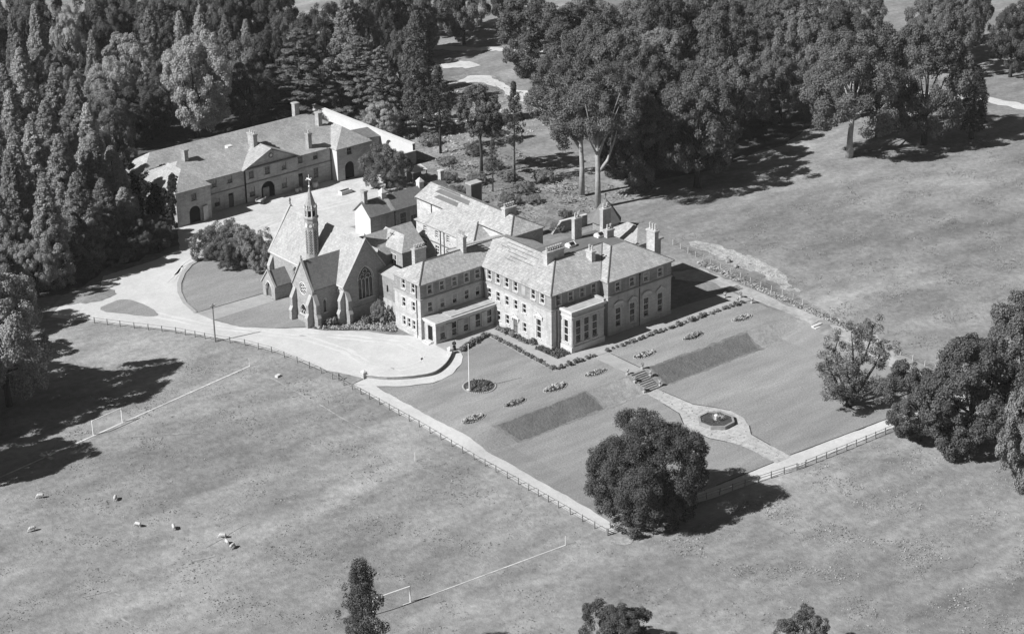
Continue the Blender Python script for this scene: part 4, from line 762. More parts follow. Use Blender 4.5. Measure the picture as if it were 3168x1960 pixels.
def clumps(cs, per, lsize, centre=None, flat=1.0, upbias=0.3, jit=0.42):
    """Leaves round clump centres cs: (x,y,z,r). Returns positions, normals, sizes."""
    Ps, Ns, Ss = [], [], []
    for (x, y, z, r) in cs:
        k = max(8, int(per*(r*r))); d = unit(k)
        if centre is not None:
            o = np.array([x, y, z])-np.asarray(centre); L = np.linalg.norm(o)+1e-6; d = d+0.75*o/L; d /= np.linalg.norm(d, axis=1)[:, None]+1e-9
        rad = r*(0.55+0.5*rng.random((k, 1))); q = d*rad; q[:, 2] *= flat
        Ps.append(q+np.array([x, y, z])); nn = d+jit*rng.normal(size=(k, 3)); nn[:, 2] += upbias; Ns.append(nn); Ss.append(lsize*rng.uniform(0.65, 1.3, k))
    return np.vstack(Ps), np.vstack(Ns), np.concatenate(Ss)
def crown_lobes(seed, R, z0, z1, nl, ncl, rl=(0.34, 0.5), low=0.0):
    """Clump centres on the surfaces of several lobes that together make an uneven crown."""
    r_ = random.Random(seed); zc = (z0+z1)/2; hz = (z1-z0)/2; out = []; lobes = []
    for i in range(nl):
        a = 2*math.pi*(i*0.381966+r_.random()*0.12); t = -0.75+1.5*((i+0.5)/nl)+r_.uniform(-0.12, 0.12)
        rr = math.sqrt(max(0.05, 1-t*t))*r_.uniform(0.5, 0.72)
        lobes.append((R*rr*math.cos(a), R*rr*math.sin(a), zc+hz*t*0.72, R*r_.uniform(*rl)))
    lobes.append((0, 0, zc+hz*0.45, R*0.45))
    for (x, y, z, r) in lobes:
        for k in range(int(ncl*(r/(R*0.42))**2/len(lobes))+1):
            d = Vector((r_.gauss(0, 1), r_.gauss(0, 1), r_.gauss(0, 1))).normalized()
            o = Vector((x, y, (z-zc)*0.8)); d = (d+o.normalized()*0.55 if o.length > 0.1 else d).normalized()
            p = Vector((x, y, z))+d*r*r_.uniform(0.62, 1.0)
            if p.z > z0+low-0.5: out.append((p.x, p.y, p.z, R*r_.uniform(0.10, 0.19)))
    return out, lobes
def limbs(mb, H0, r0, lobes, z_split, seed, wig=0.5):
    r_ = random.Random(seed)
    mb.tube([(0, 0, -0.3), (r_.uniform(-.1, .1), r_.uniform(-.1, .1), z_split*0.5), (r_.uniform(-.3, .3), r_.uniform(-.3, .3), z_split), (0, 0, H0*0.72)], [r0*1.35, r0, r0*0.82, r0*0.25], 8)
    for (x, y, z, r) in lobes:
        zb = z_split*r_.uniform(0.75, 1.25); q = (x*0.5+r_.uniform(-wig, wig), y*0.5+r_.uniform(-wig, wig), zb+(z-zb)*0.45)
        mb.tube([(0, 0, zb), q, (x, y, z)], [r0*0.5, r0*0.3, r0*0.1], 5)
VAR = {}                                                   # kind -> list of (height, width, trunk mesh, crown mesh)
def add_var(kind, H0, W0, trunk, cs, per, ls, leafmat, barkmat='bark', centre=None, **kw):
    P, Nn, S = clumps(cs, per*3.3, ls*0.53, centre, **kw)
    VAR.setdefault(kind, []).append((H0, W0, trunk.mesh('trunk', barkmat, True), leaf_mesh('crown', P, Nn, S, leafmat)))
for i in range(3):
    for kind, lm in (('dec', 'leaf'), ('decb', 'leafb'), ('deck', 'leafd'), ('decm', 'leafs')):
        cs, lb = crown_lobes(100*i+ord(kind[-1]), 7, 0.2+0.5*i, 16, (9, 14, 20)[i], 200, ((0.4, 0.56), (0.32, 0.46), (0.24, 0.36))[i]); t = MB(); limbs(t, 16, 0.42, lb, 4.5, i)
        add_var(kind, 16, 14, t, cs, 66, 0.27, lm, 'bark', (0, 0, 8))
for i in range(3):                                          # spire conifers: clumps spiralling up a cone
    r_ = random.Random(70+i); cs = []; a = 0
    for k in range(230):
        u = (k+0.5)/230; z = 1.0+18.6*u**0.92; R = 3.3*(1-u**(1.15+0.35*i))**0.8*r_.uniform(0.6, 1.08)*(1+0.18*math.sin(3*a+9*u+i))+0.15; a += 2.399+r_.uniform(-0.35, 0.35)
        cs.append((R*math.cos(a), R*math.sin(a), z-0.25*R, 0.5+0.75*(1-u)*r_.uniform(0.6, 1.2)))
    t = MB(); t.tube([(0, 0, -0.3), (0, 0, 8), (0, 0, 19.5)], [0.4, 0.26, 0.04], 7); add_var('con', 20, 7.4, t, cs, 72, 0.27, 'leafc', 'bark', (0, 0, 4), upbias=0.1)
for i in range(2):                                          # cedars: flat plates of foliage on level limbs
    r_ = random.Random(40+i); cs = []; t = MB(); t.tube([(0, 0, -0.3), (0.2, 0, 10), (0, 0, 23)], [0.8, 0.55, 0.06], 8)
    for k in range(74):
        u = (k+0.5)/74; z = 3+19.5*u; R = 9.6*(1-u)**0.6*math.sqrt(r_.uniform(0.22, 1)); a = 2.399*k+r_.uniform(-0.4, 0.4)
        x, y = R*math.cos(a), R*math.sin(a); s = 0.6+0.55*(1-u)
        t.tube([(0, 0, z-0.6), (x*0.6, y*0.6, z-0.1), (x, y, z)], [0.16, 0.1, 0.04], 4)
        for q in range(4): cs.append((x+r_.uniform(-1.5, 1.5)*s, y+r_.uniform(-1.5, 1.5)*s, z+r_.uniform(-0.2, 0.3), r_.uniform(0.75, 1.3)*s))
    add_var('cedar', 23, 21, t, cs, 40, 0.32, 'leafce', 'bark', None, flat=0.34, upbias=1.3, jit=0.45)
for i in range(2):                                          # pines: bare stem, ragged top
    r_ = random.Random(20+i); cs = []; t = MB(); t.tube([(0, 0, -0.3), (0.1, 0, 7), (0, 0.1, 13), (0, 0, 19.5)], [0.3, 0.24, 0.18, 0.04], 7)
    for k in range(60):
        u = (k+0.5)/60; z = 8.2+11.2*u; R = 3.3*(math.sin(math.pi*min(1, 0.28+0.75*u)))*math.sqrt(r_.uniform(0.1, 1)); a = 2.399*k
        x, y = R*math.cos(a), R*math.sin(a); t.tube([(0, 0, z-0.2), (x, y, z)], [0.07, 0.03], 4); cs.append((x, y, z, r_.uniform(0.55, 0.95)))
    for k in range(10): a = k*2.4; t.tube([(0, 0, 3.5+0.45*k), (0.7*math.cos(a), 0.7*math.sin(a), 3.6+0.45*k)], [0.05, 0.015], 4)
    add_var('pine', 20, 7, t, cs, 60, 0.25, 'leafy', 'bark', None, flat=0.7)
for i in range(2):                                          # columns
    r_ = random.Random(60+i); cs = []; t = MB(); t.tube([(0, 0, -0.3), (0, 0, 8), (0, 0, 24)], [0.75, 0.45, 0.05], 8)
    for k in range(210):
        u = (k+0.5)/210; z = 3.4+21*u; R = 2.9*min(1, (1-u)*2.2)**0.6*math.sqrt(r_.uniform(0.3, 1)); a = 2.399*k
        cs.append((R*math.cos(a), R*math.sin(a), z, r_.uniform(0.55, 1.0)))
    add_var('col', 25, 7, t, cs, 62, 0.28, 'leafd', 'bark', None)
r_ = random.Random(5); cs = []; t = MB(); t.tube([(0, 0, -0.3), (0, 0, 8)], [0.3, 0.1], 6)
for k in range(240):
    u = (k+0.5)/240; z = 0.6+12.4*u; R = 2.9*(math.sin(math.pi*(0.16+0.8*u))**0.55)*math.sqrt(r_.uniform(0.25, 1))*(0.75+0.35*math.sin(5*u+k)); a = 2.399*k
    cs.append((R*math.cos(a), R*math.sin(a), z, r_.uniform(0.35, 0.7)))
add_var('colb', 13.5, 6.2, t, cs, 105, 0.17, 'leafi', 'bark', None)
cs, lb = crown_lobes(904, 9.4, 0.3, 17, 16, 620, (0.24, 0.46)); t = MB(); limbs(t, 16, 0.6, lb, 4, 3)          # the big tree in front
r_ = random.Random(77)
for k in range(190): q = 7.4*math.sqrt(r_.uniform(0.12, 0.9)); cs.append((q*math.cos(k*2.399), q*math.sin(k*2.399), r_.uniform(0.9, 4.6), r_.uniform(0.8, 1.4)))
for k in range(70): q = 6.5*math.sqrt(r_.random()); cs.append((q*math.cos(k*2.399), q*math.sin(k*2.399), r_.uniform(5, 13), r_.uniform(1.0, 1.7)))
add_var('oak', 17, 19, t, [(x, y, z, r*0.8) for x, y, z, r in cs], 62, 0.22, 'leaf', 'bark', (0, 0, 7))
for i in range(2):                                          # tall forked trees with pale bare stems
    cs, lb = crown_lobes(300+i, 9.5, 12.0, 28, 12, (180, 105)[i]); t = MB(); limbs(t, 28, 0.5, lb, 13, 30+i, 1.0)
    if i: t.tube([(0, 0, 7.0), (1.2, -1.4, 9.6), (1.9, -2.4, 13), (2.3, -3.2, 16.5)], [0.34, 0.28, 0.2, 0.07], 6); t.tube([(1.6, -1.9, 11.2), (1.0, -2.6, 14), (1.1, -3.0, 16)], [0.17, 0.12, 0.03], 5)
    add_var('lim', 28, 19.5, t, cs, 40, 0.3, 'leafd', 'palebark', (0, 0, 17))
cs, lb = crown_lobes(333, 11, 5.5, 27, 14, 220); t = MB(); limbs(t, 26, 0.6, lb, 10, 40, 1.2); add_var('lime', 28, 24, t, cs, 34, 0.33, 'leafd', 'palebark', (0, 0, 15))
cs, lb = crown_lobes(335, 5.2, 7.5, 21, 10, 150); t = MB(); limbs(t, 20, 0.3, lb, 10, 41, 0.6); t.tube([(0.9, 0.6, -0.3), (1.0, 0.4, 8)], [0.16, 0.1], 5); add_var('dec2', 21, 10.8, t, cs, 75, 0.27, 'leafy', 'bark', (0, 0, 14))
# the twisted open tree: sinuous limbs, foliage only towards their ends
r_ = random.Random(8); t = MB(); cs = []
t.tube([(0, 0, -0.3), (0.1, 0, 0.6), (0.2, 0, 1.3)], [0.85, 0.6, 0.6], 8)
for a, reach, top_, wob in ((2.6, 4.8, 7.5, 0.7), (1.2, 2.2, 12.5, 0.5), (-0.3, 5.0, 10.5, 0.8), (0.5, 3.6, 14.0, 0.6), (-1.6, 3.4, 8.5, 0.7), (3.6, 5.6, 5.0, 0.6), (-0.9, 5.6, 5.5, 0.6), (2.0, 3.8, 11, .6)):
    pts = [(0.1, 0, 1.0)]
    for k in range(1, 7):
        u = k/6; rr = reach*u**0.8; aa = a+0.35*math.sin(3.5*u+a*3)
        pts.append((rr*math.cos(aa)+r_.uniform(-wob, wob)*0.5, rr*math.sin(aa)+r_.uniform(-wob, wob)*0.5, 1.0+(top_-1.0)*u**1.1+r_.uniform(-0.3, 0.3)))
    t.tube(pts, [0.46, 0.36, 0.3, 0.24, 0.18, 0.12, 0.05], 6)
    for k in (3, 4, 5, 6):
        for q in range(4+k//2):
            p = pts[k]; d = 1.7; e = (p[0]+r_.uniform(-d, d), p[1]+r_.uniform(-d, d), p[2]+r_.uniform(-0.9, 1.5)); cs.append((*e, r_.uniform(0.45, 0.95)))
            if q % 3 == 0: t.tube([p, e], [0.07, 0.02], 4)
add_var('twist', 15.9, 15, t, cs, 62, 0.22, 'leafd', 'iron', None)
for i in range(2):                                          # shrubs and the yew
    cs, lb = crown_lobes(500+i, 4.5, 0.0, 6, 11, 170, (0.32, 0.48)); t = MB(); limbs(t, 5, 0.14, lb, 1, 50+i); add_var('shrub', 6, 9.4, t, cs, 100, 0.17, 'leafs', 'bark', (0, 0, 1.5))
cs, lb = crown_lobes(520, 5.4, 0.2, 10, 13, 210, (0.3, 0.45)); t = MB(); limbs(t, 9, 0.3, lb, 2, 55); add_var('yew', 10, 11, t, cs, 85, 0.2, 'leafy', 'bark', (0, 0, 3))
ORD = ('first', 'second', 'third', 'fourth', 'fifth', 'sixth', 'seventh', 'eighth', 'ninth', 'tenth')
def screen(x, y, z=0):
    v = Vector((x, y, z))-cam.matrix_world.translation; return v.dot(r2)/v.dot(fwd), v.dot(u2)/v.dot(fwd)
_vi = {}
def tree(kind, x, y, Ht, Wd, label, group=None, name=None, cat='tree', rz=None, vi=None):
    v = VAR[kind]; i = _vi.get(kind, 0); _vi[kind] = i+1; H0, W0, tm, cm = v[(i if vi is None else vi) % len(v)]
    o = thing(name or 'tree', label, cat, (x, y, h(x, y)), random.uniform(0, 6.28) if rz is None else rz, group, (Wd/W0, Wd/W0, Ht/H0))
    put('trunk', tm, o); put('crown', cm, o); return o

# ---------------------------------------------------------------- trees (x, y, height, width)
def many(kind, rows, label, group, name='tree'):
    rows = sorted(rows, key=lambda r: screen(r[0], r[1])[1]); nr = max(1, math.ceil(len(rows)/6)); per = math.ceil(len(rows)/nr)
    for i in range(nr):
        part_ = sorted(rows[i*per:(i+1)*per], key=lambda r: screen(r[0], r[1])[0])
        for j, (x, y, Ht, Wd) in enumerate(part_):
            rw_ = '' if nr == 1 else (' in front row' if i == 0 else ' in back row' if i == nr-1 else f' in {ORD[i]} row')
            tree(kind, x, y, Ht, Wd, f'{label}, {ORD[j]} from left{rw_}', group, name)
many('con', [(-5.4, 183.7, 24, 6.2), (3.4, 189.4, 24, 7.3), (-15.6, 160.1, 23, 9.0), (-31.9, 133, 23, 7.9), (-18.6, 139.1, 23, 8.6), (-16.7, 133.6, 22, 7.9), (-22.7, 117.4, 22, 7.9), (-37.1, 114, 22, 8.4), (-36.4, 103.4, 22, 8.6), (-48.7, 100.4, 22, 8.2), (-25.0, 111.5, 18, 7.9), (-25.6, 103.6, 17, 7.7), (-29.5, 102.8, 20, 8.2), (-50, 84.6, 21, 7.9), (-41, 88.9, 19, 8.2), (-55.9, 92.4, 18, 7.9), (-34, 92.5, 15, 7.7), (-28.6, 94.3, 11.5, 6.8), (-44, 108, 22, 8.4), (-28, 125, 22, 8.4), (-40, 124, 22, 8.4), (-46, 116, 22, 8.4), (-30, 148, 23, 8.4), (-24, 152, 23, 8.4), (-10, 172, 23, 7.7), (-38, 140, 23, 8.4), (-54, 106, 22, 8.2), (-62, 98, 20, 8.2)],
     'pointed conifer in the wood left of the stables', 'conifers left of the stable block', 'conifer')
many('con', [(5.2, 165.8, 22, 6), (22.7, 170.3, 23, 7.6), (29, 167, 22, 7), (32.8, 164, 23, 7.6), (36.9, 159.7, 21, 6.4), (40.4, 156.4, 20, 6.2)], 'pale pointed conifer far behind the stable block', 'conifers far behind the stable block', 'conifer')
many('decb', [(16.6, 199.5, 20, 10), (-1.7, 171, 18, 11.5), (-12, 128, 17, 10), (-20, 122, 16, 9), (-8, 136, 18, 11), (4, 156, 19, 12), (-2.5, 149.7, 16, 10), (12.8, 163.6, 21, 14), (-57.8, 88, 15, 10.5), (-64.7, 81.8, 13, 10), (-55.2, 80.7, 12, 8), (-6, 159.1, 18, 10)], 'pale leafy tree in the wood left of the stables', 'pale trees in the left wood', 'leafy_tree')
tree('decb', 16.3, 141.5, 24, 16, 'big pale leafy tree directly behind the left half of the stable block', None, 'leafy_tree')
many('deck', [(25.6, 200.4, 20, 13), (32.6, 198.3, 20, 13), (37.3, 191.2, 20, 12), (46.2, 191.2, 20, 12), (51.3, 183.7, 20, 12), (34.6, 150.4, 18, 13), (41.3, 148.1, 20, 11), (29.4, 138.9, 15, 12), (1.3, 146.6, 14, 12), (7.8, 147, 14, 11), (52.8, 184.5, 18, 11), (52.6, 158, 20, 11.5), (61.6, 176.9, 20, 13), (17.6, 155.8, 16, 10), (12, 212, 20, 13), (0, 206, 20, 13), (60, 196, 20, 13), (-12, 200, 20, 14), (20, 222, 20, 14), (34, 216, 20, 14), (48, 206, 20, 14), (70, 190, 20, 14), (72, 206, 20, 14), (6, 226, 20, 14)], 'dark leafy tree in the wood behind the stables', 'dark trees behind the stable block', 'leafy_tree')
many('deck', [(-43.8, 86.5, 11, 9), (-37.5, 86.8, 10, 8), (-29.9, 87.2, 8, 7), (-35.5, 84.8, 6, 7), (-26.1, 87.0, 4.5, 6.6), (-45.5, 83.6, 4, 6), (-24, 90.5, 6, 6)], 'dark shrub at the wood edge beside the drive', 'undergrowth beside the drive', 'shrub')
tree('cedar', 41.5, 136, 22, 22, 'broad cedar with level tiers of foliage overhanging the far end of the yard wall', None, 'cedar')
tree('cedar', 51.5, 127, 20, 17, 'cedar with layered boughs standing right of the broad cedar behind the yard wall', None, 'cedar')
tree('cedar', 50.5, 117, 20, 12, 'narrow cedar close behind the yard wall, left of the giant column-shaped conifer', None, 'cedar')
many('deck', [(54.2, 146, 24, 13), (60.5, 138.9, 24, 11), (62.9, 127, 20, 9)], 'dark leafy tree behind the cedars', 'dark trees behind the cedars', 'leafy_tree')
tree('con', 56.5, 137.8, 27, 11, 'tallest pointed conifer behind the cedars at the top of the photograph', None, 'conifer')
tree('decb', 47.2, 112.5, 9, 8.4, 'small pale tree growing against the yard wall', None, 'leafy_tree')
tree('col', 54.4, 108.5, 29, 8, 'giant column-shaped conifer with thick bare trunk foot right of the yard wall', None, 'conifer')
many('deck', [(91.2, 160, 18, 13), (85.2, 163, 20, 12), (108, 160, 18, 13), (80.4, 158, 22, 11), (120, 152, 18, 13), (97, 176, 18, 13), (112, 172, 18, 13)], 'dark tree beyond the pale far track', 'trees beyond the far track', 'leafy_tree')
tree('dec', 104.1, 122.4, 19.9, 22, 'broad rounded tree standing apart right of the pale clearing', None, 'leafy_tree')
tree('pine', 50.2, 95.6, 20.3, 7.4, 'tall pine with long bare stem right of the yard wall end', None, 'pine')
tree('dec2', 47.4, 77.8, 21.1, 10.8, 'dark round-headed tree on slender stems behind the service range', None, 'leafy_tree')
tree('pine', 48.8, 68.4, 23.2, 5, 'slim pine right of the dark round-headed tree', None, 'pine')
tree('pine', 43.1, 68.7, 11.3, 3.4, 'short thin pine in the rough grass behind the mansion rear range', None, 'pine')
tree('lim', 55.1, 54.4, 27.2, 20, 'tall tree with straight pale trunk at the wood edge, left of the forked one', None, 'leafy_tree', rz=0.4)
tree('lim', 52.9, 47, 30, 20, 'tall tree with pale forked bare limb behind the mansion chimneys', None, 'leafy_tree', rz=0.0)
many('deck', [(81.5, 91.7, 20, 15), (121.7, 96.5, 24, 17), (120.2, 79.8, 24, 17), (120.4, 60.3, 19, 14), (151.1, 87.8, 20, 17), (69.4, 57, 16, 11), (92, 80, 24, 17), (144, 108, 20, 16), (166, 79, 20, 15)], 'dark tree in the right-hand wood', 'trees of the right-hand wood, dark', 'leafy_tree')
many('dec', [(95.4, 95.4, 23, 16), (87.5, 67.6, 22, 16), (131.9, 79.1, 20, 16), (85.7, 50.9, 23, 16), (136.5, 98.9, 22, 17), (76, 64, 22, 14), (80, 78, 18, 13), (152.6, 97, 21, 15.5), (110, 72, 17, 12)], 'very dark tree in the right-hand wood', 'trees of the right-hand wood, darkest', 'leafy_tree')
many('decm', [(112.4, 102.5, 20, 17), (98.4, 66.5, 19, 14), (102.4, 56.8, 22, 15.5), (137, 69.3, 22, 15), (118.3, 124, 20, 16), (108, 88, 20, 15), (128, 114, 20, 16), (162, 88, 20, 15)], 'mid-grey tree in the right-hand wood', 'trees of the right-hand wood, paler', 'leafy_tree')
tree('deck', 76.5, 42.5, 24, 19, 'broad dark tree with drooping boughs at the front edge of the right wood', None, 'leafy_tree')
tree('deck', 68.5, 50.0, 21, 14, 'dark tree between the forked pale trunk and the broad drooping tree', None, 'leafy_tree')
tree('lime', 114.1, 33.9, 28, 24, 'great spreading tree with visible pale trunk at the edge of the right-hand field', None, 'leafy_tree', rz=2.0)
tree('deck', 132.7, 28.8, 27, 19.5, 'tall dense tree right of the great spreading tree, casting a long shadow', None, 'leafy_tree')
tree('col', 143.6, 24.4, 17, 6.6, 'narrow ivy-clad column of a tree near the road at the right edge', None, 'leafy_tree')
tree('deck', 129.7, 39.5, 25.8, 16, 'tall dark tree close behind the great spreading tree', None, 'leafy_tree')
many('deck', [(182.9, 69.4, 17, 14), (187.7, 47.8, 19, 13), (194, 65.6, 17, 10.5), (154.7, 73.5, 19, 13.5), (171.1, 82.8, 12, 12), (187.9, 33.3, 18, 12), (178, 58, 18, 12), (198, 50, 18, 13), (200, 72, 18, 13)], 'dark tree beyond the road top right', 'trees beyond the road top right', 'leafy_tree')
tree('oak', -25.6, -50.6, 16.0, 18.8, 'big dense round tree at the front corner of the garden', None, 'leafy_tree', rz=1.0)
tree('twist', 24.7, -45.6, 15.4, 15.4, 'gnarled open tree with twisting dark limbs on the lower lawn', None, 'gnarled_tree', rz=-0.6)
tree('dec', 23.8, -61.2, 12.9, 11.2, 'smallest, leftmost tree of the dark clump right of the garden', None, 'leafy_tree', vi=0)
tree('dec', 26, -69.0, 20, 16, 'largest tree of the dark clump outside the right garden corner', None, 'leafy_tree', vi=0)
tree('dec', 38, -69.3, 21.5, 15.5, 'hindmost tree of the dark clump at the right edge', None, 'leafy_tree', vi=0)
tree('decm', 20.1, -85.6, 19, 9.5, 'paler tree cut by the right edge in front of the dark clump', None, 'leafy_tree', vi=0)
tree('colb', -81.8, -58.3, 18, 6.3, 'slim ivy-dark tree alone at the bottom of the field', None, 'leafy_tree')
tree('dec', -54.6, -76.1, 8.4, 9.0, 'round bush at the bottom edge, middle of the photograph', None, 'bush', 'bush', vi=0)
tree('dec', -37, -92.5, 8.2, 7.8, 'round bush at the bottom edge, right of the middle one', None, 'bush', 'bush')
tree('decb', -80.5, 42.5, 24, 16, 'tall pale weeping tree on the left edge above the football pitch', None, 'leafy_tree', vi=0)
many('decb', [(-91.5, 43.8, 22, 13.5), (-102, 29.3, 19, 12), (-101.3, 22.7, 16, 9), (-99.6, 40.3, 21, 13), (-92, 55, 20, 13), (-80, 62, 16, 12), (-72, 72, 15, 11), (-84, 52, 18, 12), (-98, 24, 18, 12), (-93, 37, 18, 12)], 'leafy tree of the left edge belt', 'trees along the left edge', 'leafy_tree')
tree('yew', 28, 85.1, 9.5, 10.4, 'dark bushy yew standing in the stable yard', None, 'yew')
for (x, y, a, b), lb in zip([(-20.7, 76.6, 5.6, 8.5), (-16.7, 74.6, 6.2, 9.8), (-16.3, 68.1, 6.2, 8.8), (-20.8, 70.2, 5, 8), (-16.8, 63.2, 4.6, 6)], ('left end', 'upper middle', 'lower right', 'front', 'end nearest the chapel')):
    tree('shrub', x, y, a, b, f'dense rhododendron bush beside the chapel, at the {lb} of the clump', 'rhododendrons beside the chapel', 'rhododendron', 'shrub')
tree('shrub', -14.6, 30.2, 3.6, 3.4, 'bush growing in the corner between chapel gable and link block', None, 'bush', 'bush')
many('shrub', [(37, 57, 1.8, 4.5), (41, 61, 2.2, 5), (45, 58, 1.6, 4), (47, 64, 2.4, 5), (36, 72, 2, 4.5), (44, 75, 2.2, 5), (50, 72, 2, 4.5), (55, 66, 2.6, 5), (40, 80, 2, 4.5), (52, 80, 2.2, 5), (46, 88, 2, 4.5), (55, 90, 2.4, 5), (52, 102, 2.4, 5), (60, 106, 2.4, 5), (66, 98, 2.6, 5.5), (74, 108, 2.4, 5), (44, 46, 1.8, 3.5), (38, 42.6, 1.6, 3.4)], 'low bramble bush in the rough ground behind the mansion', 'brambles behind the mansion', 'bramble')
# ivy over the end of the stable block
iv = thing('ivy', 'dark ivy covering the left end wall and roof valley of the stable block', 'climber', (-17.2, 100, 0))
r_ = random.Random(3); cs = []
for k in range(330):
    y = r_.uniform(-5.2, 13); z = r_.uniform(0, 7.2)
    if r_.random() < 0.82+0.18*math.sin(y*1.3): cs.append((-0.1, y, z, r_.uniform(0.35, 0.7)))
for k in range(120): u = r_.random(); cs.append((0.2+5.2*u+r_.uniform(-.3, .3), 7.6+r_.uniform(-1.0, 1.0)*(1.1-u), 7.4+0.9*u, r_.uniform(0.35, 0.7)))
for k in range(90): u = r_.random(); cs.append((0.1+2.4*u, -4.4+3.4*u+r_.uniform(-1, 1), 7.3+2.0*u, r_.uniform(0.35, 0.65)))
for k in range(70): cs.append((r_.uniform(0, 1.2), 14.0+r_.uniform(-1.5, 1.5), 7.4+r_.uniform(0, 1.4), r_.uniform(0.35, 0.65)))
P, Nn, S = clumps(cs, 80, 0.24); put('leaves', leaf_mesh('leaves', P, Nn, S, 'ivy'), iv)

# ---------------------------------------------------------------- fences and gates
_post = MB(); _post.box(-0.065, -0.065, -0.3, 0.065, 0.065, 1.2); _post = _post.mesh('post', 'wood')
_rail = MB(); _rail.box(0, -0.018, -0.035, 1, 0.018, 0.035); _rail = _rail.mesh('rail', 'wood')
_tpost = MB(); _tpost.box(-0.05, -0.05, -0.2, 0.05, 0.05, 1.15); _tpost = _tpost.mesh('post', 'palewood')
_wire = MB(); _wire.box(0, -0.012, -0.012, 1, 0.012, 0.012); _wire = _wire.mesh('wire', 'iron')
def fence(pts, step, label, post=_post, rail=_rail, zs=(0.62, 1.1), rn='rail'):
    o = thing('fence', label, 'fence', (*pts[0], h(*pts[0]))); o0 = Vector(o.location); pos_ = []
    for a, b in zip(pts, pts[1:]):
        a = Vector(a); b = Vector(b); n = max(1, round((b-a).length/step))
        pos_ += [a+(b-a)*i/n for i in range(n)]
    pos_.append(Vector(pts[-1])); P3 = [Vector((p.x, p.y, h(p.x, p.y)))-o0 for p in pos_]
    for p in P3: put('post', post, o, p).rotation_euler = (random.uniform(-.05, .05), random.uniform(-.05, .05), random.uniform(-.2, .2))
    for a, b in zip(P3, P3[1:]):
        d = b-a; L = d.length
        for z in zs:
            r = put(rn, rail, o, a+Vector((0, 0, z+random.uniform(-0.03, 0.03)))); r.rotation_euler = (0, -math.asin(d.z/L), math.atan2(d.y, d.x)); r.scale = (L, 1, 1)
    return o
fence([(-56.1, 66.9), (-54.6, 65.5), (-50.6, 58.8), (-47.6, 54.2), (-44.7, 49.6), (-43, 46), (-41.2, 42.3), (-38.4, 37.1), (-36.6, 31.4), (-35.6, 25.1), (-35, 18.8), (-34.9, 12.4), (-34.6, 5.6), (-34.2, -7.3), (-34.3, -21.3), (-33.9, -31.6), (-33.8, -40.7), (-33.6, -51.2)], 2.6, 'long post and rail fence between the field and the drive and left garden path')
fence([(-33.5, -51.3), (-20, -52.4), (-7.9, -53.9), (1.9, -55.4)], 2.4, 'post and rail fence along the front of the garden, left of the small gate')
fence([(3.7, -55.5), (12.5, -56), (23.4, -56.4), (34, -57.2)], 2.4, 'post and rail fence along the front of the garden, right of the small gate')
fence([(50, 22), (48.2, 9.8), (47.9, -0.8), (48.4, -11.1), (47.5, -19), (45.6, -33.5), (45.7, -44), (45, -56)], 2.6, 'thin wire fence on pale posts beside the right-hand field', _tpost, _wire, (0.35, 0.7, 1.05), 'wire')
g_ = thing('garden_gate', 'small pale gate in the gap of the front fence', 'gate', (2.0, -55.45, h(2, -55.4)), -0.06)
for z in (0.15, 0.5, 0.85): m = MB(); m.box(0.1, -0.03, z, 1.55, 0.03, z+0.08); m.build('rail', 'palewood', g_)
for x in (0.1, 0.8, 1.47): m = MB(); m.box(x, -0.031, 0.1, x+0.08, 0.031, 1.0); m.build('stile', 'palewood', g_)
# ---------------------------------------------------------------- low curved wall of the forecourt
cw = thing('forecourt_wall', 'low curved stone wall with end piers round the forecourt', 'wall', (-22, 6, 0))
cp = [(-30.4, 12.3), (-28.2, 9.4), (-25.9, 7.6), (-23.9, 6.5), (-21.3, 5.8), (-18.3, 6.9), (-15.8, 8.6), (-14.0, 10.2)]
pp = []
for i in range(len(cp)-1):
    p0, p1, p2, p3 = (Vector(cp[min(max(i+k-1, 0), len(cp)-1)]) for k in range(4))
    for s in range(5): u = s/5; pp.append(0.5*((2*p1)+(p2-p0)*u+(2*p0-5*p1+4*p2-p3)*u*u+(3*p1-p0-3*p2+p3)*u**3))
pp.append(Vector(cp[-1])); m = MB(); mc = MB()
for k, (w_, z0, z1, mm) in enumerate(((0.16, -0.2, 0.62, m), (0.24, 0.62, 0.74, mc))):
    vs_ = []; fs_ = []
    for i, p in enumerate(pp):
        d = (pp[min(i+1, len(pp)-1)]-pp[max(i-1, 0)]).normalized(); n_ = Vector((-d.y, d.x))*w_
        zb = h(p.x, p.y)
        for q in (p-n_, p+n_):
            for z in (z0, z1): vs_.append((q.x+22, q.y-6, zb+z))
    for i in range(len(pp)-1): a = 4*i; b = a+4; fs_ += [(a, b, b+1, a+1), (a+2, a+3, b+3, b+2), (a+1, b+1, b+3, a+3)]
    mm.add(vs_, fs_)
m.build('wall', 'stone_up', cw); mc.build('coping', 'trim', cw)
for x, y in ((-30.6, 12.6), (-13.9, 10.5)):
    m = MB(); m.box(-0.4, -0.4, -0.2, 0.4, 0.4, 1.1); pr_ = m.build('pier', 'stone', cw, (x+22, y-6, h(x, y))); m = MB(); m.lathe([(0.62, 1.1), (0.5, 1.22), (0, 1.5)], 4, ph=math.pi/4); m.build('pier_cap', 'trim', pr_)
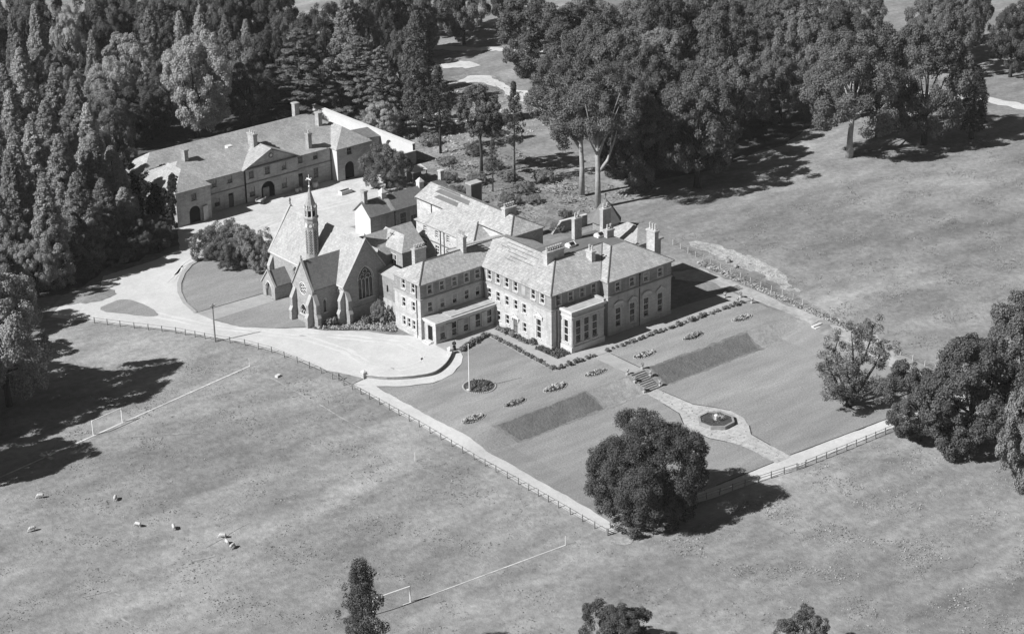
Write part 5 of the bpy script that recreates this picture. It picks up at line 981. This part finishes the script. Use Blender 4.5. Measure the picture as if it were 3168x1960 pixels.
# ---------------------------------------------------------------- steps, urns, pool
st = thing('garden_steps', 'flight of stone steps down the grass bank on the garden axis', 'steps', (4.9, -16, 0))
for i in range(10):
    m = MB(); m.box(-1.45, -0.42*(i+1)-0.02, -0.18*(i+1)-0.3, 1.45, -0.42*i-0.001, -0.18*i+0.07 if i else 0.12); m.build('step', 'stone_up', st)
_urn = MB(); _urn.box(-0.3, -0.3, -0.4, 0.3, 0.3, 0.3); _urn.lathe([(0.22, 0.3), (0.1, 0.42), (0.12, 0.5), (0.34, 0.78), (0.4, 0.95), (0.44, 1.0), (0.3, 1.0), (0.25, 0.85)], 10); _urn = _urn.mesh('urn', 'cornice')
_ufl = leaf_mesh('flowers', *clumps([(0, 0, 1.05, 0.4)], 500, 0.1), 'flower')
for x, y, w_ in ((3.2, -15.7, 'top left'), (6.6, -15.7, 'top right'), (3.1, -17.6, 'middle left'), (6.7, -17.6, 'middle right'), (3.1, -19.9, 'bottom left'), (6.7, -19.9, 'bottom right')):
    o = tag(put('urn', _urn, None, (x, y, h(x, y)+0.05), 0, (0.8, 0.8, 0.85)), f'stone urn of flowers at the {w_} of the garden steps', 'urn', 'urns beside the garden steps'); put('flowers', _ufl, o)
for x, y, w_ in ((38.9, -3.1, 'nearest the mansion'), (41.4, -4.6, 'farthest right'), (39.1, -6.1, 'by the end of the flower border'), (41.2, -7.7, 'nearest the right lawn')):
    o = tag(put('urn', _urn, None, (x, y, h(x, y)+0.05), 0, (0.8, 0.8, 0.85)), f'stone urn at the right end of the terrace, {w_}', 'urn', 'urns at the right end of the terrace'); put('flowers', _ufl, o)
s2 = thing('garden_steps', 'short flight of stone steps at the end of the right-hand track', 'steps', (43.6, -21, h(43.6, -21)+0.2))
for i in range(4): m = MB(); m.box(-1.1, -0.55*(i+1), -0.22*(i+1)-0.5, 1.1, -0.55*i-0.001, -0.22*i); m.build('step', 'trim', s2)
pl = thing('octagonal_pool', 'raised octagonal stone basin planted with a spiky clump on the garden path', 'basin', (4.15, -35.7, -1.75), 0.1)
m = MB()
for k in range(8):
    a, b = P8+k*math.pi/4, P8+(k+1)*math.pi/4
    m.prism([(3.05*math.cos(a), 3.05*math.sin(a), -0.1), (3.05*math.cos(b), 3.05*math.sin(b), -0.1), (2.7*math.cos(b), 2.7*math.sin(b), -0.1), (2.7*math.cos(a), 2.7*math.sin(a), -0.1)], (0, 0, 0.75))
m.build('rim', 'stone_up', pl)
m = MB(); m.poly([(2.71*math.cos(P8+k*math.pi/4), 2.71*math.sin(P8+k*math.pi/4), 0.5) for k in range(8)]); m.build('soil', 'soil', pl)
m = MB(); m.lathe([(0.35, 0.2), (0.25, 0.6), (0.3, 1.0), (0.36, 1.3), (0.2, 1.45), (0, 1.5)], 10); m.build('pedestal', 'lime', pl)
m = MB(); r_ = random.Random(2)
for k in range(150):
    a = r_.uniform(0, 6.28); q = r_.uniform(0.7, 1.7); b = (0.35*math.cos(a*3), 0.35*math.sin(a*3)); e = (b[0]+q*math.cos(a), b[1]+q*math.sin(a), 0.35+r_.uniform(0.2, 1.1)); n_ = (-0.07*math.sin(a), 0.07*math.cos(a))
    m.add([(b[0]-n_[0], b[1]-n_[1], 0.3), (b[0]+n_[0], b[1]+n_[1], 0.3), e], [(0, 1, 2)])
tag(m.build('spiky_leaves', 'dry', pl), kind='stuff')
put('plants', leaf_mesh('plants', *clumps([(2.1*math.cos(a), 2.1*math.sin(a), 0.35, 0.3) for a in (2.2, 2.6, 3.1, 3.6, 0.4)], 300, 0.1), 'border'), pl)
# ---------------------------------------------------------------- flower beds
bs = MB(); bs.poly([(2.45*math.cos(t)*(1-0.0*abs(math.sin(t))), 1.05*math.sin(t)*abs(math.sin(t))**0.35, 0.02) for t in (2*math.pi*i/28 for i in range(28))]); bs = bs.mesh('flower_bed', 'soil')
be = MB(); r_ = random.Random(6)
for i in range(46):
    t = 2*math.pi*i/46; x, y = 2.5*math.cos(t), 1.1*math.sin(t)*abs(math.sin(t))**0.35; be.lathe([(0.09, -0.05), (0.08, 0.06), (0, 0.1)], 5, (x+r_.uniform(-.05, .05), y+r_.uniform(-.05, .05), 0))
be = be.mesh('edging', 'cornice')
fls = []
for i in range(3):
    fl = []
    for k in range(34+6*i):
        x = r_.uniform(-2.1, 2.1); y = r_.uniform(-0.8, 0.8)*(1-(x/2.3)**2); fl.append((x, y, 0.15+0.06*i, r_.uniform(0.14, 0.3)))
    fls.append(leaf_mesh('flowers', *clumps(fl, 420, 0.1), 'flower'))
for i, x in enumerate((-26.5, -17.9, -9.3, -0.4, 10.7, 22.2, 34.3)):
    o = tag(put('flower_bed', bs, None, (x, -11.6-0.07*i*0.7, 0.11), 0.0), f'lens-shaped stone-edged flower bed on the upper lawn, {("first", "second", "third", "fourth", "fifth", "sixth", "last")[i]} from the left path', 'flower bed', 'lens-shaped beds on the upper lawn')
    o.rotation_euler.z = random.uniform(-0.06, 0.06)+(math.pi if i % 2 else 0); o.scale = (random.uniform(0.9, 1.05), random.uniform(0.85, 1.05), 1); tag(put('edging', be, o), kind='stuff'); tag(put('flowers', fls[i % 3], o), kind='stuff')
rb = thing('round_bed', 'round flower bed beside the white flagpole', 'flower bed', (-18.3, -2.9, 0.11))
m = MB(); m.poly([(2.6*math.cos(2*math.pi*i/28), 2.6*math.sin(2*math.pi*i/28), 0.02) for i in range(28)]); m.build('soil', 'soil', rb)
m = MB()
for i in range(52): t = 2*math.pi*i/52; m.lathe([(0.14, -0.05), (0.12, 0.1), (0, 0.15)], 5, (2.7*math.cos(t), 2.7*math.sin(t), 0))
tag(m.build('edging', 'cornice', rb), kind='stuff'); cs = [(2.3*math.sqrt(r_.random())*math.cos(k*2.4), 2.3*math.sqrt(r_.random())*math.sin(k*2.4), 0.15, r_.uniform(0.2, 0.36)) for k in range(60)]
tag(put('flowers', leaf_mesh('flowers', *clumps(cs, 330, 0.12), 'border'), rb), kind='stuff')
fp = thing('flagpole', 'slim white flagpole at the edge of the round bed', 'flagpole', (-20.5, -3.0, h(-20.5, -3)))
m = MB(); m.lathe([(0.09, 0), (0.08, 4), (0.05, 8.3), (0.0, 8.3)], 8); m.lathe([(0.0, 8.3), (0.1, 8.4), (0, 8.5)], 8); m.build('pole', 'paint', fp); m = MB(); m.box(-0.35, -0.35, -0.1, 0.35, 0.35, 0.3); m.build('base', 'trim', fp)
# border plants along the terrace walk
_bp = [leaf_mesh('border_plant', *clumps([(random.uniform(-.3, .3), random.uniform(-.25, .25), 0.2+random.uniform(0, .2), random.uniform(.25, .42)) for k in range(6)], 260, 0.12, (0, 0, -0.3)), 'border') for i in range(4)]
def row(a, b, step, label, group, s=(0.6, 1.05)):
    a = Vector(a); b = Vector(b); n = int((b-a).length/step)
    for i in range(n+1):
        p = a+(b-a)*(i+random.uniform(-0.2, 0.2))/max(1, n); q = random.uniform(*s); tag(put('border_plant', random.choice(_bp), None, (p.x, p.y+random.uniform(-.12, .12), h(p.x, p.y)+0.08), random.uniform(0, 6), (q, q, q*random.uniform(0.8, 1.2))), f'{ORD[i] if i < 10 else str(i+1)+"th"} {label}, from its left end', 'plant', group)
row((-3.9, 12.0), (-4.9, -6.1), 0.85, 'small plant of the border along the west walk', 'border along the west walk')
row((-11.5, 10.2), (-4.6, 12.4), 0.75, 'taller plant of the short border beside the forecourt', 'short border beside the forecourt', (0.9, 1.4))
row((-4.2, -6.4), (4.0, -6.7), 0.85, 'small plant of the terrace border left of the steps', 'terrace border left of the steps path')
row((7.2, -6.5), (39.6, -6.9), 1.0, 'small plant of the terrace border right of the steps', 'terrace border right of the steps path', (0.6, 1.05))
for nm, pts, lab in (('flower_bed', [(-1.6, 13.6), (-0.15, 13.9), (-0.15, 10.5), (-1.4, 10.5)], 'flower bed under the west windows, between loggia and side door'), ('flower_bed', [(-1.5, 8.9), (-0.15, 8.9), (-0.15, 4.9), (-1.5, 4.6)], 'flower bed under the west windows, right of the side door'), ('flower_bed', [(-1.7, 2.6), (-0.15, 2.6), (-0.15, -0.15), (1.7, -0.15), (1.7, -3.1), (-1.5, -3.3)], 'flower bed wrapping the south-west corner of the mansion'), ('flower_bed', [(-25.4, 35.2), (-24.3, 35.2), (-21.3, 32.3), (-14, 31.8), (-13.0, 26.2), (-15.4, 24.2), (-18.4, 28.4), (-22, 31.2)], 'long flower bed in front of the dark chapel gable')):
    o = patch(nm, pts, 0.12, 'soil', None); tag(o, lab, 'flower bed'); A = [Vector(p) for p in pts]; cs = []
    bb_ = (min(p.x for p in A), max(p.x for p in A), min(p.y for p in A), max(p.y for p in A)); tot = 0
    def inside(x, y):
        c = False
        for i in range(len(A)):
            p, q = A[i], A[i-1]
            if (p.y > y) != (q.y > y) and x < (q.x-p.x)*(y-p.y)/(q.y-p.y)+p.x: c = not c
        return c
    for k in range(int(9*(bb_[1]-bb_[0])*(bb_[3]-bb_[2]))):
        x, y = random.uniform(bb_[0], bb_[1]), random.uniform(bb_[2], bb_[3])
        if inside(x, y): cs.append((x, y, 0.25, random.uniform(0.16, 0.34)))
    tag(put('flowers', leaf_mesh('flowers', *clumps(cs, 230, 0.12), 'flower' if len(pts) > 7 else 'border'), o), kind='stuff')
for x, y, s_, w_ in ((-13.6, 28.3, 1.7, 'nearest the mansion'), (-14.7, 29.0, 1.7, 'second from the mansion'), (-15.8, 29.9, 1.6, 'third from the mansion'), (-17, 30.6, 1.7, 'farthest from the mansion'), (-22.2, 34.0, 1.8, 'between the two buttresses')):
    tag(put('round_bush', _bp[1], None, (x, y, 0.25), x, (s_, s_, s_*1.1)), f'small round bush in the bed before the chapel gable, {w_}', 'bush', 'round bushes before the chapel gable')
tag(put('bush', _bp[2], None, (-0.9, 4.1, 0.2), 1.0, (1.4, 1.4, 1.6)), 'clipped dark bush under the tall west window of the mansion', 'bush')
tag(put('bush', _bp[0], None, (-1.4, 9.0, 0.2), 2.0, (1.4, 1.4, 1.6)), 'bushy plant right of the side door step', 'bush'); tag(put('bush', _bp[3], None, (-1.4, 10.7, 0.2), 3.0, (1.5, 1.5, 1.6)), 'bushy plant left of the side door step', 'bush')
# ---------------------------------------------------------------- goals, corner posts, telegraph pole
def goal(a, b, label, ht=2.5):
    o = thing('goal', label, 'goal', (*a, h(*a))); d = Vector(b)-Vector(a); z2 = h(*b)-h(*a)
    m = MB(); m.tube([(0, 0, -0.1), (0, 0, ht)], 0.09, 6); m.build('goalpost', 'paint', o); m = MB(); m.tube([(d.x, d.y, z2-0.1), (d.x, d.y, z2+ht)], 0.09, 6); m.build('goalpost', 'paint', o); m = MB(); m.tube([(0, 0, ht), (d.x, d.y, z2+ht)], 0.085, 6); m.build('crossbar', 'paint', o)
goal((-75.4, 23.8), (-69.6, 24.8), 'white football goal at the shaded upper end of the pitch'); goal((-66.2, -47.2), (-72, -46.6), 'white football goal at the bottom end of the pitch beside the slim tree')
for x, y, w_ in ((-42.5, 29.3, 'upper corner of the pitch near the drive fence'), (-40, -49.4, 'lower corner of the pitch near the garden corner'), (-41.5, -15.8, 'side of the pitch beside the garden fence')):
    m = MB(); m.lathe([(0.05, 0), (0.04, 1.5), (0, 1.55)], 6); tag(m.build('corner_post', 'paint', None, (x, y, h(x, y))), f'thin white post at the {w_}', 'post', 'posts of the football pitch')
tp = thing('telegraph_pole', 'dark timber telegraph pole beside the drive fence', 'pole', (-41.4, 41.9, 0)); m = MB(); m.lathe([(0.16, -0.2), (0.14, 4), (0.11, 7.2), (0, 7.3)], 8); m.build('pole', 'wood', tp); m = MB(); m.box(-0.5, -0.05, 6.7, 0.5, 0.05, 6.85); m.build('crossarm', 'wood', tp)
for x in (-0.42, 0.42): m = MB(); m.lathe([(0.05, 6.85), (0.07, 6.95), (0, 7.05)], 6, (x, 0, 0)); m.build('insulator', 'paint', tp)
# ---------------------------------------------------------------- things about the yard and fields
ct = thing('farm_cart', 'small two-wheeled cart parked before the stable arch', 'cart', (3.2, 95.4, 0), 0.5)
m = MB(); m.box(-1.2, -0.6, 0.75, 1.2, 0.6, 0.85); m.box(-1.2, -0.62, 0.85, 1.2, -0.56, 1.15); m.box(-1.2, 0.56, 0.85, 1.2, 0.62, 1.15); m.build('body', 'palewood', ct)
for y in (-0.72, 0.72):
    m = MB(); m.tube([(0.62*math.cos(t), y, 0.62+0.62*math.sin(t)) for t in (2*math.pi*i/14 for i in range(15))], 0.06, 5)
    for k in range(4): m.tube([(0.6*math.cos(k*0.785), y, 0.62+0.6*math.sin(k*0.785)), (-0.6*math.cos(k*0.785), y, 0.62-0.6*math.sin(k*0.785))], 0.03, 4)
    m.build('wheel', 'wood', ct)
for y in (-0.4, 0.4): m = MB(); m.tube([(1.1, y, 0.8), (2.8, y, 0.25)], 0.05, 5); m.build('shaft', 'wood', ct)
for k, (x, y, s_, lb) in enumerate(((12.4, 95.8, 1.0, 'left pale barrel by the stable doorway'), (13.4, 96.0, 0.9, 'right pale barrel by the stable doorway'), (16.9, 95.6, 1.5, 'large pale tub near the right stable tower'))):
    m = MB(); m.lathe([(0.36, 0), (0.45, 0.3), (0.45, 0.6), (0.38, 0.95), (0.32, 0.95), (0.32, 0.85), (0, 0.85)], 12); tag(m.build('barrel', 'palewood', None, (x, y, 0.06), 0, True), lb, 'barrel').scale = (s_, s_, s_)
tr = thing('water_trough', 'oblong pale stone trough in the middle of the stable yard', 'trough', (19.6, 88.5, 0.06), 0.05); m = MB()
for a in ((-1.4, -0.6, 1.4, -0.45), (-1.4, 0.45, 1.4, 0.6), (-1.4, -0.449, -1.25, 0.449), (1.25, -0.449, 1.4, 0.449)): m.box(a[0], a[1], 0, a[2], a[3], 0.8)
m.build('basin', 'lime', tr); m = MB(); m.box(-1.25, -0.45, 0.3, 1.25, 0.45, 0.5); m.build('water', 'glass', tr)
# felled branches in the rough ground
for x, y, w_, n, lb in ((48.5, 84.5, 5.5, 90, 'pale heap of cut branches below the tall pine'), (54, 60, 7, 130, 'long heap of felled branches at the edge of the right wood'), (51, 53.5, 4.5, 70, 'heap of lopped branches behind the garden wall')):
    m = MB()
    for k in range(n):
        a = random.uniform(0, 6.28); px_, py_ = random.gauss(0, w_*0.33), random.gauss(0, w_*0.2); q = random.uniform(0.6, 2.0); z = random.uniform(0.1, 0.9)*math.exp(-(px_/w_)**2)
        m.tube([(px_, py_, z), (px_+q*math.cos(a)*0.5, py_+q*math.sin(a)*0.5, z+random.uniform(-0.1, 0.3)), (px_+q*math.cos(a), py_+q*math.sin(a), z+random.uniform(-0.1, 0.4))], [0.07, 0.05, 0.02], 4)
    o = tag(m.build('brushwood', 'palebark', None, (x, y, 0.05), -0.5), lb, 'brushwood', None, 'stuff')
# rubble on the bare ground by the right-hand field
for k, (x, y, s_) in enumerate(((51.6, 8.6, 1.0), (51.0, 6.0, 0.7), (52.2, 9.8, 0.8))):
    m = MB(); m.lathe([(0.6, -0.1), (0.7, 0.25), (0.45, 0.6), (0, 0.7)], 7, ph=k); tag(m.build('boulder', 'stone_up', None, (x, y, 0), k, False), ('larger dark stone on the bare strip beside the wire fence', 'smaller dark stone on the bare strip, nearest the garden', 'dark stone on the bare strip, farthest back')[k], 'stone').scale = (s_, s_*0.8, s_)
m = MB(); m.box(-0.45, -0.3, 0, 0.45, 0.3, 0.35); tag(m.build('feed_trough', 'lime', None, (-41.2, 22.6, h(-41.2, 22.6)), 0.3), 'small pale block lying in the field near the upper pitch corner', 'trough')
m = MB(); m.box(-0.12, -0.12, 0, 0.12, 0.12, 1.3); m.tube([(0, 0, 1.1), (0.9, -0.5, 0.0)], 0.07, 5); tag(m.build('strut_post', 'wood', None, (-34.4, 14.6, h(-34, 14.6))), 'propped corner post standing in the bend of the drive fence', 'post')

# ---------------------------------------------------------------- sheep and the monk
def fused(name, mb, mat, vox):
    me0 = mb.mesh(name+'_src', mat); o = bpy.data.objects.new('tmp', me0); COL.objects.link(o)
    md = o.modifiers.new('r', 'REMESH'); md.mode = 'VOXEL'; md.voxel_size = vox; md.use_smooth_shade = True
    sm = o.modifiers.new('s', 'SMOOTH'); sm.iterations = 3
    dg = bpy.context.evaluated_depsgraph_get(); me = bpy.data.meshes.new_from_object(o.evaluated_get(dg)); me.name = name
    if not me.materials: me.materials.append(M[mat])
    bpy.data.objects.remove(o); return me
def ball(mb, c, r, n=10):
    prof = [(max(0.001, math.cos(-math.pi/2+math.pi*i/8)), math.sin(-math.pi/2+math.pi*i/8)) for i in range(9)]; t = MB(); t.lathe(prof, n)
    mb.add([(c[0]+v[0]*r[0], c[1]+v[1]*r[1], c[2]+v[2]*r[2]) for v in t.v], t.f)
m = MB(); ball(m, (0, 0, 0.68), (0.58, 0.3, 0.31)); ball(m, (0.32, 0, 0.7), (0.32, 0.27, 0.3)); ball(m, (-0.34, 0, 0.68), (0.3, 0.29, 0.3))
m.tube([(0.45, 0, 0.72), (0.68, 0, 0.5), (0.8, 0, 0.22)], [0.17, 0.13, 0.09], 8); ball(m, (0.84, 0, 0.14), (0.16, 0.085, 0.095))
for y in (-0.1, 0.1): m.tube([(0.74, y, 0.3), (0.72, y*2.1, 0.28)], [0.05, 0.03], 6)
m.tube([(-0.6, 0, 0.75), (-0.68, 0, 0.45)], [0.07, 0.04], 6)
for y in (-0.16, 0.16):
    m.tube([(0.36, y, 0.6), (0.37, y, 0.3), (0.36, y, 0.0)], [0.11, 0.055, 0.05], 7); m.tube([(-0.4, y, 0.62), (-0.34, y, 0.42), (-0.46, y, 0.27), (-0.44, y, 0.0)], [0.14, 0.09, 0.055, 0.05], 7)
sheep_me = fused('sheep', m, 'wool', 0.03)
for x, y, rz, lb in ((-91.7, 10.4, 2.6, 'pale sheep grazing nearest the shaded left goal, upper left of the flock'), (-83.4, 2.8, 0.9, 'sheep grazing right of the upper left sheep'), (-97.2, 2.5, 3.0, 'sheep grazing nearest the left edge of the field'), (-84.7, -6.1, 2.0, 'sheep grazing alone in the middle of the scattered flock'), (-81.1, -10, 1.2, 'sheep left of the close group of three'), (-76.9, -16.6, 2.4, 'uppermost sheep of the close group of three'), (-77.4, -18.5, 1.4, 'middle sheep of the close group of three'), (-77.4, -19.9, 0.4, 'lowest sheep of the close group of three')):
    tag(put('sheep', sheep_me, None, (x, y, h(x, y)), rz, (0.82, 0.82, 0.82)), lb, 'sheep', 'sheep grazing in the field')
m = MB(); m.lathe([(0.1, 0.0), (0.13, 0.4), (0.16, 0.95), (0.19, 1.2), (0.17, 1.42), (0.06, 1.5), (0.055, 1.56)], 12); ball(m, (0.01, 0, 1.66), (0.1, 0.08, 0.125)); m.tube([(0.09, 0, 1.67), (0.13, 0, 1.63)], [0.03, 0.02], 6)
for q in (-1, 1):
    m.tube([(0, 0.17*q, 1.4), (0.02, 0.25*q, 1.12), (0.2, 0.1*q, 1.0)], [0.06, 0.05, 0.035], 7); ball(m, (0.235, 0.07*q, 0.985), (0.05, 0.03, 0.035)); ball(m, (0.0, 0.085*q, 1.66), (0.025, 0.015, 0.035)); ball(m, (0.05, 0.08*q, 0.03), (0.13, 0.05, 0.05))
    for f in range(4): m.tube([(0.26, (0.06+0.012*f)*q-0.02*q, 0.99-0.012*f), (0.3, (0.03+0.012*f)*q, 0.985-0.014*f)], [0.012, 0.009], 5)
    m.tube([(0.23, 0.07*q, 1.0), (0.27, 0.05*q, 1.03)], [0.013, 0.01], 5)
mk = tag(put('person', fused('person', m, 'skin', 0.018), None, (-12.4, 11.3, 0.1), -2.2, (1.05, 1.05, 1.05)), 'person in a long black habit standing by the forecourt wall pier', 'person')
m = MB(); m.lathe([(0.34, 0.03), (0.3, 0.35), (0.24, 0.8), (0.2, 1.0), (0.24, 1.25), (0.22, 1.4), (0.1, 1.52), (0.07, 1.54)], 14)
for q in (-1, 1): m.tube([(0, 0.17*q, 1.42), (0.02, 0.28*q, 1.12), (0.17, 0.12*q, 1.01)], [0.1, 0.1, 0.1], 8)
put('habit', fused('habit', m, 'black', 0.025), mk)
m = MB(); ball(m, (-0.02, 0, 1.71), (0.108, 0.09, 0.1)); m.build('hair', 'black', mk)
m = MB(); m.prism([(0.235, 0.02, 1.27), (0.235, 0.07, 1.33), (0.235, 0.05, 1.37), (0.235, 0.02, 1.35), (0.235, -0.01, 1.37), (0.235, -0.03, 1.33)], (0.012, 0, 0)); m.build('badge', 'paint', mk)

# ---------------------------------------------------------------- rough grass (nobody could count it)
def tufts(name, n, x0, x1, y0, y1, hgt, mat, keep):
    X = rng.uniform(x0, x1, n*4); Y = rng.uniform(y0, y1, n*4); k = [i for i in range(len(X)) if keep(X[i], Y[i])][:n]; X, Y = X[k], Y[k]; n = len(k)
    Zg = np.array([h(a, b) for a, b in zip(X, Y)]); s = hgt*rng.uniform(0.5, 1.3, n)*(0.7+0.6*np.sin(X*0.21+np.sin(Y*0.17))**2)
    P = np.stack([X, Y, Zg+s*0.45], 1); Nn = unit(n)*0.8; Nn[:, 2] = 1.0
    o = put(name, leaf_mesh(name, P, Nn, s, mat, 0.8)); o['kind'] = 'stuff'; return o
from mathutils import noise as mnoise
def in_field(x, y):
    if mnoise.noise(Vector((x*0.16, y*0.16, 3.0)))+0.6*mnoise.noise(Vector((x*0.5, y*0.5, 8.0))) < 0.02: return False
    if x > -36.5 and y > -56.5 and x < 49: return False
    if y > 20 and x > -62+0.3*(72-y) and y > 25 and x > -38-0.62*(y-36): return False
    return True
tufts('meadow_grass', 24000, -125, 10, -110, 40, 0.11, 'grass', in_field)
tufts('meadow_grass', 22000, 48, 150, -90, 36, 0.12, 'grass', in_field)
tufts('meadow_grass', 9000, -30, 60, -110, -57, 0.11, 'grass', in_field)
tufts('rank_grass', 2500, 30, 64, 46, 92, 0.26, 'dry', lambda x, y: (x-28) > (y-46)*0.1)
tufts('rank_grass', 2500, 43, 92, 92, 132, 0.26, 'dry', lambda x, y: y < 98+0.85*(x-43)+12)
tufts('rank_grass', 1800, 46.4, 48.2, -34, 12, 0.26, 'grass', lambda x, y: True)
tufts('rank_grass', 6000, -16, 34, 117, 132, 0.4, 'grass', lambda x, y: True)

# ---------------------------------------------------------------- the air
m = MB(); m.box(-1200, -1200, -4, 1200, 1200, 165); hz_ = m.build('haze', None); hz_['kind'] = 'stuff'
hm = bpy.data.materials.new('haze'); hm.use_nodes = True; ht = hm.node_tree; ht.nodes.clear()
pv = ht.nodes.new('ShaderNodeVolumePrincipled'); ho = ht.nodes.new('ShaderNodeOutputMaterial'); pv.inputs['Color'].default_value = (0.9, 0.9, 0.9, 1); pv.inputs['Density'].default_value = 0.00005
ht.links.new(pv.outputs[0], ho.inputs['Volume']); hz_.data.materials.append(hm)
